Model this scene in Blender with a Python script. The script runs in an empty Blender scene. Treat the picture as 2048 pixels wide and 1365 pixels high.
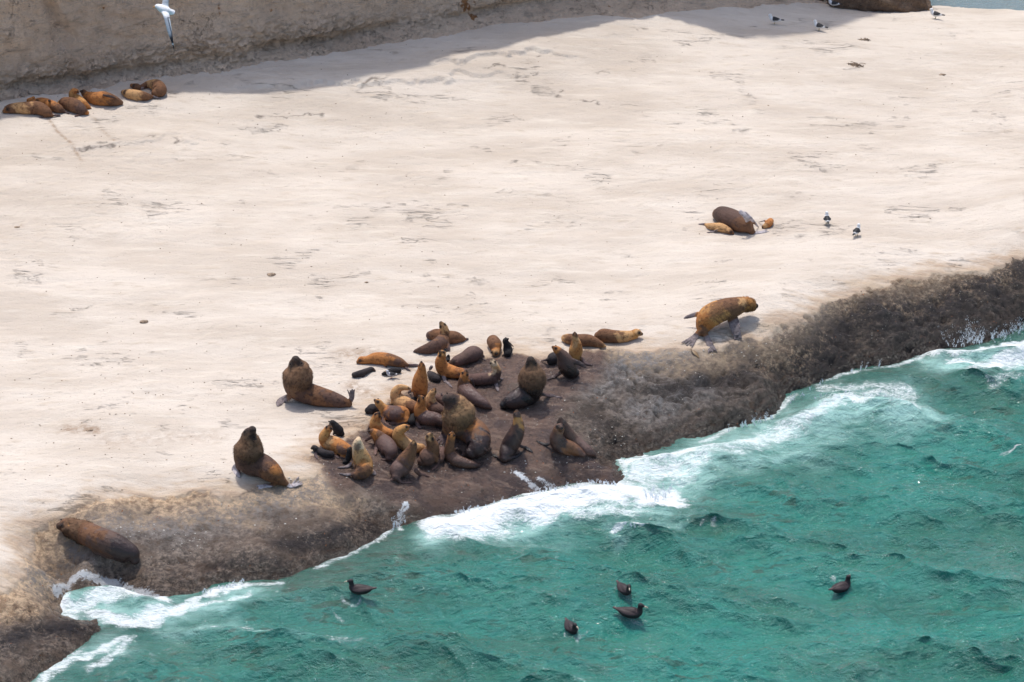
import bpy, math, random
import numpy as np
from mathutils import Vector

S = bpy.context.scene
COL = S.collection
# ------------------------------------------------------------------ camera, sky, sun, exposure
FMM = 135.0
F = FMM / 36.0 * 2048
TH = math.radians(26.0)
HC = 58.3
cam_d = bpy.data.cameras.new("camera")
cam = bpy.data.objects.new("camera", cam_d)
COL.objects.link(cam)
cam.location = (0, 0, HC)
cam.rotation_euler = (math.radians(90) - TH, 0, 0)
cam_d.lens = FMM
cam_d.sensor_width = 36
cam_d.clip_start = 1
cam_d.clip_end = 9000
S.camera = cam

SUN_EL, SUN_AZ = math.radians(69), math.radians(-16)   # azimuth from +Y, negative = to the left
w = bpy.data.worlds.new("World")
S.world = w
w.use_nodes = True
nt = w.node_tree
bg = nt.nodes["Background"]
sky = nt.nodes.new("ShaderNodeTexSky")
sky.sky_type = 'NISHITA'
sky.sun_disc = False
sky.sun_elevation = SUN_EL
sky.sun_rotation = SUN_AZ
sky.air_density = 1.0
sky.dust_density = 2.8
sky.ozone_density = 1.0
nt.links.new(sky.outputs[0], bg.inputs[0])
bg.inputs[1].default_value = 0.15
sd_ = bpy.data.lights.new("sun", 'SUN')
sd_.energy = 2.3
sd_.angle = math.radians(1.2)
sd_.color = (1.0, 0.955, 0.90)
sun = bpy.data.objects.new("sun", sd_)
COL.objects.link(sun)
sv = Vector((math.sin(SUN_AZ) * math.cos(SUN_EL), math.cos(SUN_AZ) * math.cos(SUN_EL), math.sin(SUN_EL)))
sun.rotation_euler = sv.to_track_quat('Z', 'Y').to_euler()
sun.location = (0, 0, 80)
S.view_settings.view_transform = 'Standard'
S.view_settings.look = 'None'
S.view_settings.gamma = 1
S.view_settings.exposure = 0.40

# ------------------------------------------------------------------ noise and geometry helpers
def _h(ix, iy, seed):
    n = (ix.astype(np.int64) * 374761393 + iy.astype(np.int64) * 668265263 + seed * 1442695041) & 0xffffffff
    n = ((n ^ (n >> 13)) * 1274126177) & 0xffffffff
    n = ((n ^ (n >> 16)) * 2246822519) & 0xffffffff
    return ((n ^ (n >> 15)) & 0xffffff) / float(0xffffff)

def vn(x, y, seed=0):
    ix = np.floor(x); iy = np.floor(y)
    fx = x - ix; fy = y - iy
    fx = fx * fx * fx * (fx * (fx * 6 - 15) + 10); fy = fy * fy * fy * (fy * (fy * 6 - 15) + 10)
    a = _h(ix, iy, seed); b = _h(ix + 1, iy, seed); c = _h(ix, iy + 1, seed); d = _h(ix + 1, iy + 1, seed)
    return (a * (1 - fx) + b * fx) * (1 - fy) + (c * (1 - fx) + d * fx) * fy

def fbm(x, y, oct=4, seed=0, gain=.5):
    s = 0; a = 1; t = 0
    for i in range(oct):
        c, n = math.cos(.7 * i), math.sin(.7 * i)
        f = 2.03 ** i
        s = s + a * vn((x * c - y * n) * f + 17.3 * i, (x * n + y * c) * f - 9.1 * i, seed + i)
        t += a; a *= gain
    return s / t                      # 0..1

def ridge(x, y, oct=3, seed=0):
    s = 0; a = 1; t = 0
    for i in range(oct):
        f = 2.1 ** i
        s = s + a * (1 - np.abs(2 * vn(x * f + 5.2 * i, y * f + 3.3 * i, seed + i) - 1))
        t += a; a *= .5
    return s / t

def sst(a, b, x):
    t = np.clip((x - a) / (b - a), 0, 1)
    return t * t * (3 - 2 * t)

UPV = np.array([0, math.sin(TH), math.cos(TH)]); FWV = np.array([0, math.cos(TH), -math.sin(TH)])
CAMP = np.array([0, 0, HC])

def rayd(px, py):
    return np.array([(px - 1024) / F, 0, 0]) + UPV * ((682.5 - py) / F) + FWV

def unz(px, py, z):
    d = rayd(px, py)
    return CAMP + d * ((z - HC) / d[2])

def uny(px, py, y):
    d = rayd(px, py)
    return CAMP + d * (y / d[1])

def pxm(p):                          # photograph pixels per metre at point p
    return F / float(np.dot(np.asarray(p) - CAMP, FWV))

def segdist(X, Y, P):
    best = np.full(X.shape, 1e9)
    for a, b in zip(P[:-1], P[1:]):
        dx, dy = b[0] - a[0], b[1] - a[1]
        L = dx * dx + dy * dy + 1e-9
        t = np.clip(((X - a[0]) * dx + (Y - a[1]) * dy) / L, 0, 1)
        best = np.minimum(best, (X - a[0] - t * dx) ** 2 + (Y - a[1] - t * dy) ** 2)
    return np.sqrt(best)

def inpoly(X, Y, P):
    r = np.zeros(X.shape, bool)
    n = len(P)
    for i in range(n):
        x1, y1 = P[i][0], P[i][1]; x2, y2 = P[(i + 1) % n][0], P[(i + 1) % n][1]
        c = ((y1 > Y) != (y2 > Y)) & (X < (x2 - x1) * (Y - y1) / (y2 - y1 + 1e-12) + x1)
        r ^= c
    return r

def axis(core0, core1, step, lo, hi, grow=1.25):
    c = list(np.arange(core0, core1, step))
    s = step; p = c[-1]
    while p < hi:
        s *= grow; p += s; c.append(p)
    s = step; p = c[0]; l = []
    while p > lo:
        s *= grow; p -= s; l.append(p)
    return np.array(l[::-1] + c)

def mesh_from(name, V, Fq):
    m = bpy.data.meshes.new(name)
    V = np.asarray(V, np.float32); Fq = np.asarray(Fq, np.int32)
    k = Fq.shape[1]
    m.vertices.add(len(V)); m.vertices.foreach_set("co", V.ravel())
    m.loops.add(Fq.size); m.loops.foreach_set("vertex_index", Fq.ravel())
    m.polygons.add(len(Fq)); m.polygons.foreach_set("loop_start", np.arange(0, Fq.size, k, dtype=np.int32))
    m.update(calc_edges=True); m.validate()
    m.polygons.foreach_set("use_smooth", np.ones(len(m.polygons), bool))
    return m

def gridfaces(nr, nc):
    i = np.arange(nr - 1)[:, None] * nc + np.arange(nc - 1)[None, :]
    i = i.ravel()
    return np.stack([i, i + 1, i + 1 + nc, i + nc], 1)

def attr(m, name, arr):
    a = m.attributes.new(name, 'FLOAT', 'POINT')
    a.data.foreach_set("value", np.asarray(arr, np.float32).ravel())

def cattr(m, name, arr):
    a = m.attributes.new(name, 'FLOAT_COLOR', 'POINT')
    c = np.ones((len(arr), 4), np.float32); c[:, :3] = arr
    a.data.foreach_set("color", c.ravel())

def link(name, m, mat=None, parent=None):
    o = bpy.data.objects.new(name, m)
    COL.objects.link(o)
    if mat: m.materials.append(mat)
    if parent: o.parent = parent
    return o

def tag(o, label=None, cat=None, group=None, kind=None):
    if label: o['label'] = label
    if cat: o['category'] = cat
    if group: o['group'] = group
    if kind: o['kind'] = kind

# ---- node helper
class N:
    def __init__(s, name):
        s.m = bpy.data.materials.new(name); s.m.use_nodes = True
        s.t = s.m.node_tree; s.b = s.t.nodes["Principled BSDF"]
    def n(s, typ, **k):
        x = s.t.nodes.new(typ)
        for a, v in k.items():
            setattr(x, a, v)
        return x
    def L(s, a, b): s.t.links.new(a, b)
    def pos(s, scale=(1, 1, 1), rot=(0, 0, 0), obj=False):
        if obj:
            g = s.n("ShaderNodeTexCoord").outputs['Object']
        else:
            g = s.n("ShaderNodeNewGeometry").outputs['Position']
        mp = s.n("ShaderNodeMapping")
        mp.inputs['Scale'].default_value = scale; mp.inputs['Rotation'].default_value = rot
        s.L(g, mp.inputs[0]); return mp.outputs[0]
    def noise(s, vec, scale, detail=4, rough=.55, dist=0, lac=2.0):
        x = s.n("ShaderNodeTexNoise"); x.inputs['Scale'].default_value = scale
        x.inputs['Detail'].default_value = detail; x.inputs['Roughness'].default_value = rough
        x.inputs['Distortion'].default_value = dist
        s.L(vec, x.inputs['Vector']); return x.outputs['Fac']
    def vor(s, vec, scale, feat='F1', rnd=1):
        x = s.n("ShaderNodeTexVoronoi", feature=feat); x.inputs['Scale'].default_value = scale
        x.inputs['Randomness'].default_value = rnd
        s.L(vec, x.inputs['Vector']); return x.outputs['Distance']
    def rng(s, v, a, b, c=0., d=1., smooth=True):
        x = s.n("ShaderNodeMapRange")
        if smooth: x.interpolation_type = 'SMOOTHSTEP'
        for i, q in enumerate((a, b, c, d)): x.inputs[i + 1].default_value = q
        s.L(v, x.inputs[0]); return x.outputs[0]
    def mth(s, op, a, b=None, clamp=False):
        x = s.n("ShaderNodeMath", operation=op); x.use_clamp = clamp
        for i, q in enumerate((a, b)):
            if q is None: continue
            if isinstance(q, (int, float)): x.inputs[i].default_value = q
            else: s.L(q, x.inputs[i])
        return x.outputs[0]
    def mix(s, f, a, b, mode='MIX'):
        x = s.n("ShaderNodeMix", data_type='RGBA', blend_type=mode)
        for i, q in ((0, f), (6, a), (7, b)):
            if isinstance(q, (int, float)): x.inputs[i].default_value = q
            elif isinstance(q, tuple): x.inputs[i].default_value = (*q, 1)
            else: s.L(q, x.inputs[i])
        return x.outputs[2]
    def at(s, name, out='Fac'):
        x = s.n("ShaderNodeAttribute"); x.attribute_name = name; return x.outputs[out]
    def bump(s, h, strength, dist, nrm=None):
        x = s.n("ShaderNodeBump"); x.inputs['Strength'].default_value = strength
        x.inputs['Distance'].default_value = dist
        s.L(h, x.inputs['Height'])
        if nrm is not None: s.L(nrm, x.inputs['Normal'])
        return x.outputs[0]
    def out(s, col=None, rough=None, nrm=None, spec=None):
        for nm, q in (('Base Color', col), ('Roughness', rough), ('Normal', nrm), ('Specular IOR Level', spec)):
            if q is None: continue
            if isinstance(q, (int, float)): s.b.inputs[nm].default_value = q
            elif isinstance(q, tuple): s.b.inputs[nm].default_value = (*q, 1)
            else: s.L(q, s.b.inputs[nm])
        return s.m

# ------------------------------------------------------------------ terrain: the rock platform
CP = [  # photograph point and its height in metres over the sea
 (-300,900,1.9),(0,900,1.75),(300,800,1.8),(0,500,2.1),(600,500,2.0),(1200,400,2.0),(1700,350,2.0),(2100,300,1.9),(2400,300,1.9),
 (1000,200,2.35),(600,230,2.5),(0,290,2.75),(-300,290,2.8),(200,215,2.95),(400,180,2.9),(800,120,2.9),(1050,90,2.9),(1300,40,2.7),(1500,60,2.25),
 (1700,100,1.95),(2048,110,1.6),(1850,60,1.4),(2048,60,1.15),(2300,100,1.2),(1700,40,1.3),(1850,18,.25),(2048,28,.25),(2300,30,.2),(1600,8,1.2),(1680,14,.6),
 (1850,-10,-1.2),(2048,0,-1.2),(2300,0,-1.2),(1700,-20,-.6),(1560,-30,1.2),(1900,-100,-4),(2200,-100,-4),(1700,-120,-3),
 (0,0,3.2),(500,-50,3.2),(1000,-80,3.2),(1350,-120,3.2),(0,-300,3.4),(900,-300,3.4),(1400,-300,3),
 (30,1100,1.5),(120,1030,1.62),(300,1000,1.6),(400,1000,1.6),(520,970,1.65),(650,955,1.55),(640,1000,1.2),(0,1080,1.6),(-200,1100,1.6),
 (450,850,1.75),(650,850,1.72),(700,900,1.6),(600,700,1.85),(850,650,1.85),(800,850,1.6),(800,950,1.05),(900,980,.55),(720,1030,.5),(1000,900,1.0),
 (1100,850,1.2),(1000,780,1.62),(1150,760,1.65),(1230,860,.75),(1250,690,1.85),(1400,695,1.8),(1480,680,1.75),(1450,770,.95),(1300,800,1.05),(1380,840,.45),
 (1100,930,.62),(1200,930,.33),(1180,900,.6),(1000,965,.4),(1100,965,.22),(860,1015,.22),(1130,700,1.8),
 (200,1085,1.2),(300,1120,.8),(500,1080,.85),(600,1060,.8),(100,1130,1.15),(50,1200,1.05),(20,1260,.85),(100,1260,.5),(0,1340,.7),(-200,1250,1.1),(-200,1365,.8),
 (160,1120,.95),(350,1140,.5),(600,1110,.3),(420,1060,1.0),(420,1130,.42),(250,1130,.6),(640,1095,.35),
 (1600,640,1.9),(1650,605,1.95),(1800,570,1.9),(1950,535,1.85),(2060,515,1.85),(2300,470,1.85),(1700,660,1.15),(1850,620,1.15),(2000,590,1.2),(1560,740,.8),(2300,560,1.0),
 (1500,500,1.95),(1900,450,1.95),(1300,600,1.9),
]
WL = [(-150,1480),(0,1400),(60,1365),(150,1310),(205,1262),(150,1235),(118,1215),(108,1180),(150,1155),(230,1168),(320,1200),(400,1185),(480,1165),(560,1160),(640,1130),
 (700,1108),(740,1080),(785,1055),(850,1040),(920,1026),(1000,1008),(1080,985),(1160,962),(1235,966),(1252,945),(1238,920),(1300,912),(1350,893),(1420,868),
 (1480,848),(1540,835),(1575,800),(1620,770),(1660,755),(1720,737),(1800,725),(1870,702),(1920,690),(1980,682),(2030,662),(2100,640),(2300,610)]
for i, p in enumerate(WL):
    CP.append((p[0], p[1], 0.0))
for dy, z in ((60, -1.3), (190, -3.5), (420, -6)):
    for x, y in ((-150,1500),(90,1400),(250,1270),(420,1205),(640,1150),(860,1060),(1100,1005),(1290,960),(1420,885),(1600,800),(1800,740),(2000,695),(2300,620)):
        CP.append((x + dy * .35, y + dy, z))
RIM = [(-900,1230),(-100,1190),(10,1182),(50,1145),(58,1100),(55,1062),(130,1035),(185,1000),(250,985),(330,1000),(420,985),(500,975),(560,965),(640,958),(625,935),(600,920),(640,890),(690,862),
 (745,815),(800,775),(870,745),(930,720),(985,712),(1060,705),(1120,712),(1200,690),(1330,692),(1400,694),(1480,680),(1560,655),(1640,628),(1665,600),(1750,577),(1850,560),(1950,532),(2060,512),(2600,430)]

CP = [(a, b, z * .82 if z > 0 else z) for a, b, z in CP]
P3 = np.array([unz(*c) for c in CP])
cxy = P3[:, :2]; cz = P3[:, 2]
def tps(r2): return .5 * r2 * np.log(r2 + 1e-9)
n_ = len(cxy)
A = np.zeros((n_ + 3, n_ + 3))
cen = np.array([0, 120.]); sc = 20.0
q = (cxy - cen) / sc
A[:n_, :n_] = tps(((q[:, None] - q[None]) ** 2).sum(-1)) + np.eye(n_) * 2e-4
A[:n_, n_] = 1; A[:n_, n_ + 1:] = q; A[n_, :n_] = 1; A[n_ + 1:, :n_] = q.T
W_ = np.linalg.solve(A, np.r_[cz, 0, 0, 0])
gx = np.arange(-48, 48.1, .4); gy = np.arange(82, 190.1, .4)
GX, GY = np.meshgrid(gx, gy)
qq = (np.stack([GX.ravel(), GY.ravel()], 1) - cen) / sc
GZ = np.empty(len(qq))
for i in range(0, len(qq), 8000):
    c = qq[i:i + 8000]
    GZ[i:i + 8000] = tps(((c[:, None] - q[None]) ** 2).sum(-1)) @ W_[:n_] + W_[n_] + c @ W_[n_ + 1:]
GZ = np.clip(GZ.reshape(GX.shape), -7, 4.5)

def bil(ax, ay, Z, x, y):
    x = np.clip(x, ax[0], ax[-1] - 1e-6); y = np.clip(y, ay[0], ay[-1] - 1e-6)
    i = np.clip(np.searchsorted(ax, x, side='right') - 1, 0, len(ax) - 2)
    j = np.clip(np.searchsorted(ay, y, side='right') - 1, 0, len(ay) - 2)
    u = (x - ax[i]) / (ax[i + 1] - ax[i]); v = (y - ay[j]) / (ay[j + 1] - ay[j])
    return (Z[j, i] * (1 - u) + Z[j, i + 1] * u) * (1 - v) + (Z[j + 1, i] * (1 - u) + Z[j + 1, i + 1] * u) * v

tx = axis(-20, 24, .06, -150, 150, 1.12)
ty = axis(94, 152, .06, 60, 420, 1.12)
X, Y = np.meshgrid(tx, ty)
Zb = bil(gx, gy, GZ, X, Y)
def ungb(px, py):                    # where the line of sight meets the undetailed terrain
    d = rayd(px, py); s = np.linspace((4 - HC) / d[2], (-2 - HC) / d[2], 400); Q = CAMP + s[:, None] * d
    k = np.argmax(Q[:, 2] <= np.maximum(bil(gx, gy, GZ, Q[:, 0], Q[:, 1]), 0)); return Q[k]
rimw = [ungb(a, b)[:2] for a, b in RIM]
poly = rimw + [(150, 60), (-150, 60)]
sdr = segdist(X, Y, rimw)
sdr = np.where(inpoly(X, Y, poly), sdr, -sdr)                   # positive on the rock towards the sea
sdr = sdr + (fbm(X * .9, Y * .9, 4, 3) - .5) * 1.1 + (fbm(X * 4, Y * 4, 3, 9) - .5) * .25
rockm = sst(-.15, .35, sdr)
slab = [ungb(a, b)[:2] for a, b in [(595,922),(640,885),(700,850),(745,812),(800,775),(870,742),(930,718),(985,708),(1060,700),(1120,705),(1200,690),(1215,740),(1160,790),(1140,850),(1190,905),(1260,940),(1180,985),(1000,1015),(860,1045),(760,1010),(660,985),(650,950)]]
sds = segdist(X, Y, slab + [slab[0]])
sds = np.where(inpoly(X, Y, slab), sds, -sds) + (fbm(X * 1.1 + 7, Y * 1.1, 3, 21) - .5) * 1.0
slabm = sst(-.25, .45, sds)
# heights
Z = Zb.copy()
land = sst(-1.5, .2, Zb)
Z += (fbm(X * .18, Y * .25, 4, 40) - .5) * .22 * (1 - rockm) * land
Z += (fbm(X * .7, Y * 1.3, 5, 41) - .5) * .11 * (1 - rockm)
# thin ledges of the bedded rock on the platform, running roughly along the shore
led = fbm(X * .12 + Y * .05, Y * .5 - X * .12, 4, 51)
lf = (led * 26) % 1.0
Z += (sst(0, .12, lf) * .035 - lf * .03) * (1 - rockm) * sst(.42, .62, fbm(X * .22, Y * .22, 3, 61))
rough = rockm * (1 - .62 * slabm) * (.42 + .58 * sst(-3, 7, X))
Z += rough * ((fbm(X * .8, Y * .8, 3, 70) - .58) * .20 * sst(0, 1.2, sdr) + (fbm(X * 2.2, Y * 2.6, 6, 71, .6) - .55) * .15 - np.maximum(0, ridge(X * 1.5, Y * 1.5, 3, 72) - .74) * .45 + (vn(X * 9, Y * 9, 73) - .5) * .035)
bil_ = 1 - ridge(X * 1.05 + .3 * Y, Y * 1.5 - .2 * X, 5, 76)
Z += rough * (bil_ - .4) * .30 * sst(.1, 1.0, sdr)
pit = fbm(X * 3.4, Y * 3.9, 4, 77, .6)
Z -= rough * sst(.56, .70, pit) * .10 * sst(.2, 1.1, sdr)
tf = (Zb * 4.6 + (fbm(X * .5, Y * .5, 4, 78) - .5) * 3.2) % 1.0
Z += rough * (sst(.30, .55, tf) - tf) * .13 * sst(.3, 1.2, sdr)
Z += slabm * rockm * ((fbm(X * 1.3, Y * 1.3, 3, 74) - .5) * .10 + (sst(.2, .35, (fbm(X * .45, Y * .7, 4, 79) * 9) % 1.0) - .5) * .035)
lip = sst(.02, .14, sdr) * .09 * (1 - slabm) * sst(.35, .6, fbm(X * .5, Y * .5, 2, 75) + .12)
Z -= lip
# the low broken step at the upper left and the worn hollows
for pts, hgt, wd in (([(160,300),(240,292),(330,275),(370,282)], .06, .5), ([(560,175),(700,170),(840,160),(950,150)], .12, .8), ([(930,130),(1000,120),(1080,110)], .15, .7)):
    pw = [ungb(a, b)[:2] for a, b in pts]
    d = segdist(X, Y, pw)
    py = np.interp(X, [p[0] for p in pw], [p[1] for p in pw])
    side = Y - py + (fbm(X * 1.5, Y * 1.5, 3, 81) - .5) * 1.2
    Z += hgt * sst(-.05, .06, side) * np.exp(-(d / (wd * 1.8)) ** 2)
TZ = Z
crackl = np.zeros(X.shape)
for pts in ([(165,300),(240,292),(330,275),(365,285)], [(500,240),(560,232),(640,236)], [(930,132),(1010,138),(1080,112),(1110,100)], [(690,195),(740,165),(770,160)], [(1120,185),(1200,205)], [(1560,700),(1600,690),(1650,640),(1660,630)], [(300,1015),(350,1000),(430,1005),(500,985)], [(1020,775),(1060,770),(1120,772)]):
    pw = [ungb(a, b)[:2] for a, b in pts]
    wob = (fbm(X * 2.2, Y * 2.2, 4, 83) - .5) * 1.1
    dd = segdist(X + wob * .5, Y + wob, pw)
    crackl = np.maximum(crackl, np.exp(-(dd / .075) ** 2) * sst(.38, .55, fbm(X * 1.6, Y * 1.6, 3, 84)))
def ground(x, y):
    return bil(tx, ty, TZ, np.asarray(x, float), np.asarray(y, float))

def ung(px, py, off=0.0):            # where the line of sight meets the ground raised by off
    d = rayd(px, py)
    z0, z1 = 8.0, -3.0
    s = np.linspace((z0 - HC) / d[2], (z1 - HC) / d[2], 900)
    P = CAMP + s[:, None] * d
    g = np.maximum(ground(P[:, 0], P[:, 1]), -.05) + off
    k = np.argmax(P[:, 2] <= g)
    if k == 0: k = len(s) - 1
    a, b = P[k - 1], P[k]
    fa = a[2] - g[k - 1]; fb = b[2] - g[k]
    t = fa / (fa - fb + 1e-9)
    return a + (b - a) * t

mt = mesh_from("ground", np.stack([X, Y, Z], -1).reshape(-1, 3), gridfaces(*X.shape))
attr(mt, "rock", rockm); attr(mt, "slab", slabm * rockm); attr(mt, "rimd", sdr)
# white wash running back over the rock, traced where it lies
def strokes(X, Y, L, z=None, wk=1.0):
    f = np.zeros(X.shape)
    for pts, wpx, inten in L:
        wpx = wpx * wk
        pw = [unz(a, b, 0.) if z is None else ungb(a, b) for a, b in pts]
        wm = wpx / pxm(pw[0])
        f = np.maximum(f, inten * np.exp(-(segdist(X, Y, [p[:2] for p in pw]) / wm) ** 2))
    return f
wash = strokes(X, Y, [([(1030,945),(1060,965),(1085,985)], 9, .8), ([(1075,955),(1110,975)], 7, .7), ([(1100,968),(1125,985)], 7, .8), ([(785,1060),(800,1030),(812,1010)], 10, .8),
                      ([(110,1180),(150,1150),(230,1165),(320,1198)], 14, 1.0), ([(390,1188),(480,1165)], 8, .9)], .4)
stain = strokes(X, Y, [([(95,235),(112,262),(140,290),(165,325)], 3.5, .75), ([(165,222),(192,240),(205,262),(228,285)], 3.5, .6), ([(140,858),(190,860)], 22, .8),
                       ([(690,712),(740,712)], 24, .7), ([(700,770),(740,790)], 20, .8), ([(820,735),(800,752)], 16, .8), ([(30,452),(42,455)], 8, .7), ([(640,855),(700,850)], 30, .6), ([(215,880),(420,870)], 30, .35)], 1.9)
attr(mt, "crack", crackl)
attr(mt, "pit", sst(.54, .68, pit) * rough * sst(.3, 1.2, sdr))
attr(mt, "greym", strokes(X, Y, [([(1180,830),(1300,780),(1450,740),(1600,690)], 60, 1.0), ([(1280,860),(1400,820)], 40, .9), ([(60,1210),(180,1120),(350,1110),(600,1050),(720,1010)], 50, .8)]))
attr(mt, "darkm", strokes(X, Y, [([(1600,760),(1700,700),(1850,670),(2080,590)], 55, 1.0), ([(1330,830),(1470,800),(1560,770)], 30, .8), ([(1440,760),(1560,720)], 26, .7), ([(560,1120),(660,1100),(740,1065)], 28, 1.0), ([(430,1150),(560,1145)], 22, .7), ([(0,1330),(60,1290),(170,1265)], 36, 1.0), ([(1180,880),(1240,900)], 30, .6)]))
attr(mt, "wash", wash); attr(mt, "stain", stain)

g = N("sandstone_ground")
P = g.pos(); PS = g.pos((.55, 1.5, 1), (0, 0, .12)); PV = g.pos((.35, 1.9, 1), (0, 0, .16))
n1 = g.noise(PS, .35, 6, .6); n2 = g.noise(PS, 2.2, 8, .62); n3 = g.noise(P, 14, 5, .6); n4 = g.noise(PV, 1.4, 8, .66, .3)
sand = g.mix(g.rng(n1, .35, .68), (.615, .542, .462), (.51, .436, .36))
sand = g.mix(g.rng(n2, .52, .76), sand, (.50, .42, .335))
sand = g.mix(g.mth('MULTIPLY', g.rng(n4, .52, .70), .40), sand, (.70, .64, .55))
cr = g.noise(PV, .9, 9, .7, .6)
crk = g.mth('MULTIPLY', g.rng(g.mth('ABSOLUTE', g.mth('SUBTRACT', cr, .5)), 0, .012, 1, 0), g.rng(g.noise(P, .5, 4, .6), .56, .66))
crk2 = g.mth('MULTIPLY', g.rng(g.noise(PV, 4.5, 5, .7), .69, .74), g.rng(g.noise(P, .33, 3, .6), .52, .64))
sand = g.mix(g.mth('MULTIPLY', crk, .22), sand, (.17, .13, .10))
sand = g.mix(g.mth('MULTIPLY', crk2, .10), sand, (.21, .15, .10))
sp = g.vor(P, 5.5)
sand = g.mix(g.mth('MULTIPLY', g.rng(sp, .06, .09, 1, 0), g.rng(g.noise(P, .8, 3), .55, .66)), sand, (.14, .11, .09))
st = g.mth('MULTIPLY', g.at("stain"), g.rng(g.noise(P, 3.5, 6, .65), .35, .62))
sand = g.mix(st, sand, (.27, .175, .105))
halo = g.mth('MULTIPLY', g.rng(g.mth('ADD', g.at("rimd"), g.mth('MULTIPLY', g.mth('SUBTRACT', n2, .5), 2.2)), -1.1, .15), .8)
sand = g.mix(halo, sand, g.mix(g.rng(n4, .42, .6), (.47, .355, .245), (.36, .25, .165)))
# wet rock
RK = g.rng(g.mth('ADD', g.at('rock'), g.mth('MULTIPLY', g.mth('SUBTRACT', g.noise(P, 3.2, 8, .72), .5), 1.5)), .38, .62)
r1 = g.noise(P, .9, 6, .62); r2 = g.noise(P, 5, 8, .7); r3 = g.noise(P, 22, 5, .7)
rimd = g.at("rimd")
rk = g.mix(g.rng(r2, .38, .66), (.115, .090, .073), (.285, .23, .185))
rk = g.mix(g.rng(r1, .45, .62), rk, (.125, .09, .066))
tan_ = g.mix(g.rng(r2, .40, .62), (.50, .375, .25), (.25, .165, .10))
rk = g.mix(g.rng(g.mth('ADD', rimd, g.mth('MULTIPLY', g.mth('SUBTRACT', r1, .5), 3.0)), .45, 1.7, 1, 0), rk, tan_)
sx = g.n("ShaderNodeSeparateXYZ"); g.L(P, sx.inputs[0])
rk = g.mix(g.rng(sx.outputs[0], -2, 6, .8, 0), rk, g.mix(1.0, rk, (1.75, 1.68, 1.6), 'MULTIPLY'))
zz = g.mth('ADD', sx.outputs[2], g.mth('MULTIPLY', g.mth('SUBTRACT', r1, .5), 2.4))
lowm = g.rng(zz, .15, .95, 1, 0)
spk = g.noise(P, 9, 7, .78)
rk = g.mix(g.mth('MULTIPLY', g.rng(spk, .47, .58), g.mth('ADD', g.mth('MULTIPLY', lowm, .55), .10)), rk, (.035, .027, .024))
xm = g.rng(sx.outputs[0], 5, 12)
dk = g.mth('MULTIPLY', xm, g.rng(g.mth('ADD', rimd, g.mth('MULTIPLY', g.mth('SUBTRACT', r1, .5), 2.0)), .5, 1.5))
rk = g.mix(g.mth('MULTIPLY', dk, g.rng(spk, .36, .60, .35, .85)), rk, (.04, .029, .025))
rk = g.mix(g.mth('MULTIPLY', g.rng(g.noise(P, 2.4, 5, .6), .56, .66), g.mth('MULTIPLY', lowm, .8)), rk, (.115, .065, .035))
slabc = g.mix(g.rng(r1, .38, .62), (.175, .112, .084), (.10, .070, .062))
slabc = g.mix(g.rng(g.noise(PV, 3.0, 7, .68), .5, .68), slabc, (.27, .19, .145))
slabc = g.mix(g.rng(g.noise(P, 6, 7, .74), .56, .66), slabc, (.06, .042, .035))
slm = g.at("slab")
rk = g.mix(slm, rk, slabc)
gm = g.mth('MULTIPLY', g.mth('MULTIPLY', g.at("greym"), g.rng(g.mth('ADD', r2, g.mth('MULTIPLY', r3, .5)), .55, .95)), g.mth('SUBTRACT', 1.0, slm))
rk = g.mix(gm, rk, (.33, .32, .31))
rk = g.mix(g.mth('MULTIPLY', g.at('pit'), .6), rk, (.03, .022, .018))
dm = g.mth('MULTIPLY', g.at("darkm"), g.rng(g.mth('ADD', spk, g.mth('MULTIPLY', r1, .6)), .60, .82))
rk = g.mix(g.mth('MULTIPLY', dm, .92), rk, (.022, .017, .018))
orr = g.mth('MULTIPLY', g.rng(g.vor(P, 6.2), .10, .15, 1, 0), g.rng(g.noise(P, 3, 2), .58, .63))
rk = g.mix(orr, rk, (.38, .13, .04))
whs = g.mth('MULTIPLY', g.rng(g.vor(g.pos((1, 1.3, 1), (0, 0, .5)), 8.5), .11, .15, 1, 0), g.rng(g.noise(P, 2.1, 3), .53, .62))
rk = g.mix(g.mth('MULTIPLY', whs, .8), rk, (.62, .58, .50))
col = g.mix(RK, sand, rk)
col = g.mix(g.mth('MULTIPLY', g.at('crack'), .8), col, (.10, .08, .065))
was = g.rng(g.mth('ADD', g.at("wash"), g.mth('MULTIPLY', g.mth('SUBTRACT', g.noise(P, 6, 7, .75, .8), .5), 2.6)), .55, .85)
was = g.mth('MULTIPLY', was, g.rng(g.at("wash"), .05, .3))
col = g.mix(was, col, (.82, .85, .87))
rgh = g.rng(g.at("rock"), 0, 1, .92, .50)
tide = g.mth('MULTIPLY', g.rng(g.mth('ADD', sx.outputs[2], g.mth('MULTIPLY', g.mth('SUBTRACT', r1, .5), .6)), .18, .5, 1, 0), RK)
col = g.mix(g.mth('MULTIPLY', tide, .45), col, g.mix(1.0, col, (.38, .34, .32), 'MULTIPLY'))
rgh = g.mth('SUBTRACT', rgh, g.mth('MULTIPLY', tide, .25))
rgh = g.mth('SUBTRACT', rgh, g.mth('MULTIPLY', slm, g.rng(r1, .38, .6, .12, .34)))
h = g.mth('ADD', g.mth('MULTIPLY', n2, .6), g.mth('MULTIPLY', n3, .25))
h = g.mth('SUBTRACT', h, g.mth('MULTIPLY', g.mth('ADD', crk, g.mth('MULTIPLY', crk2, .3)), .15))
hr = g.mth('ADD', g.mth('MULTIPLY', r2, 1.0), g.mth('MULTIPLY', spk, 1.3))
hr = g.mth('MULTIPLY', hr, g.rng(slm, 0, 1, 1.0, .6))
hm = g.n("ShaderNodeMix"); g.L(g.at("rock"), hm.inputs[0]); g.L(h, hm.inputs[2]); g.L(hr, hm.inputs[3])
g.out(col, rgh, g.bump(hm.outputs[0], 1.0, .14), .4)
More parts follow.
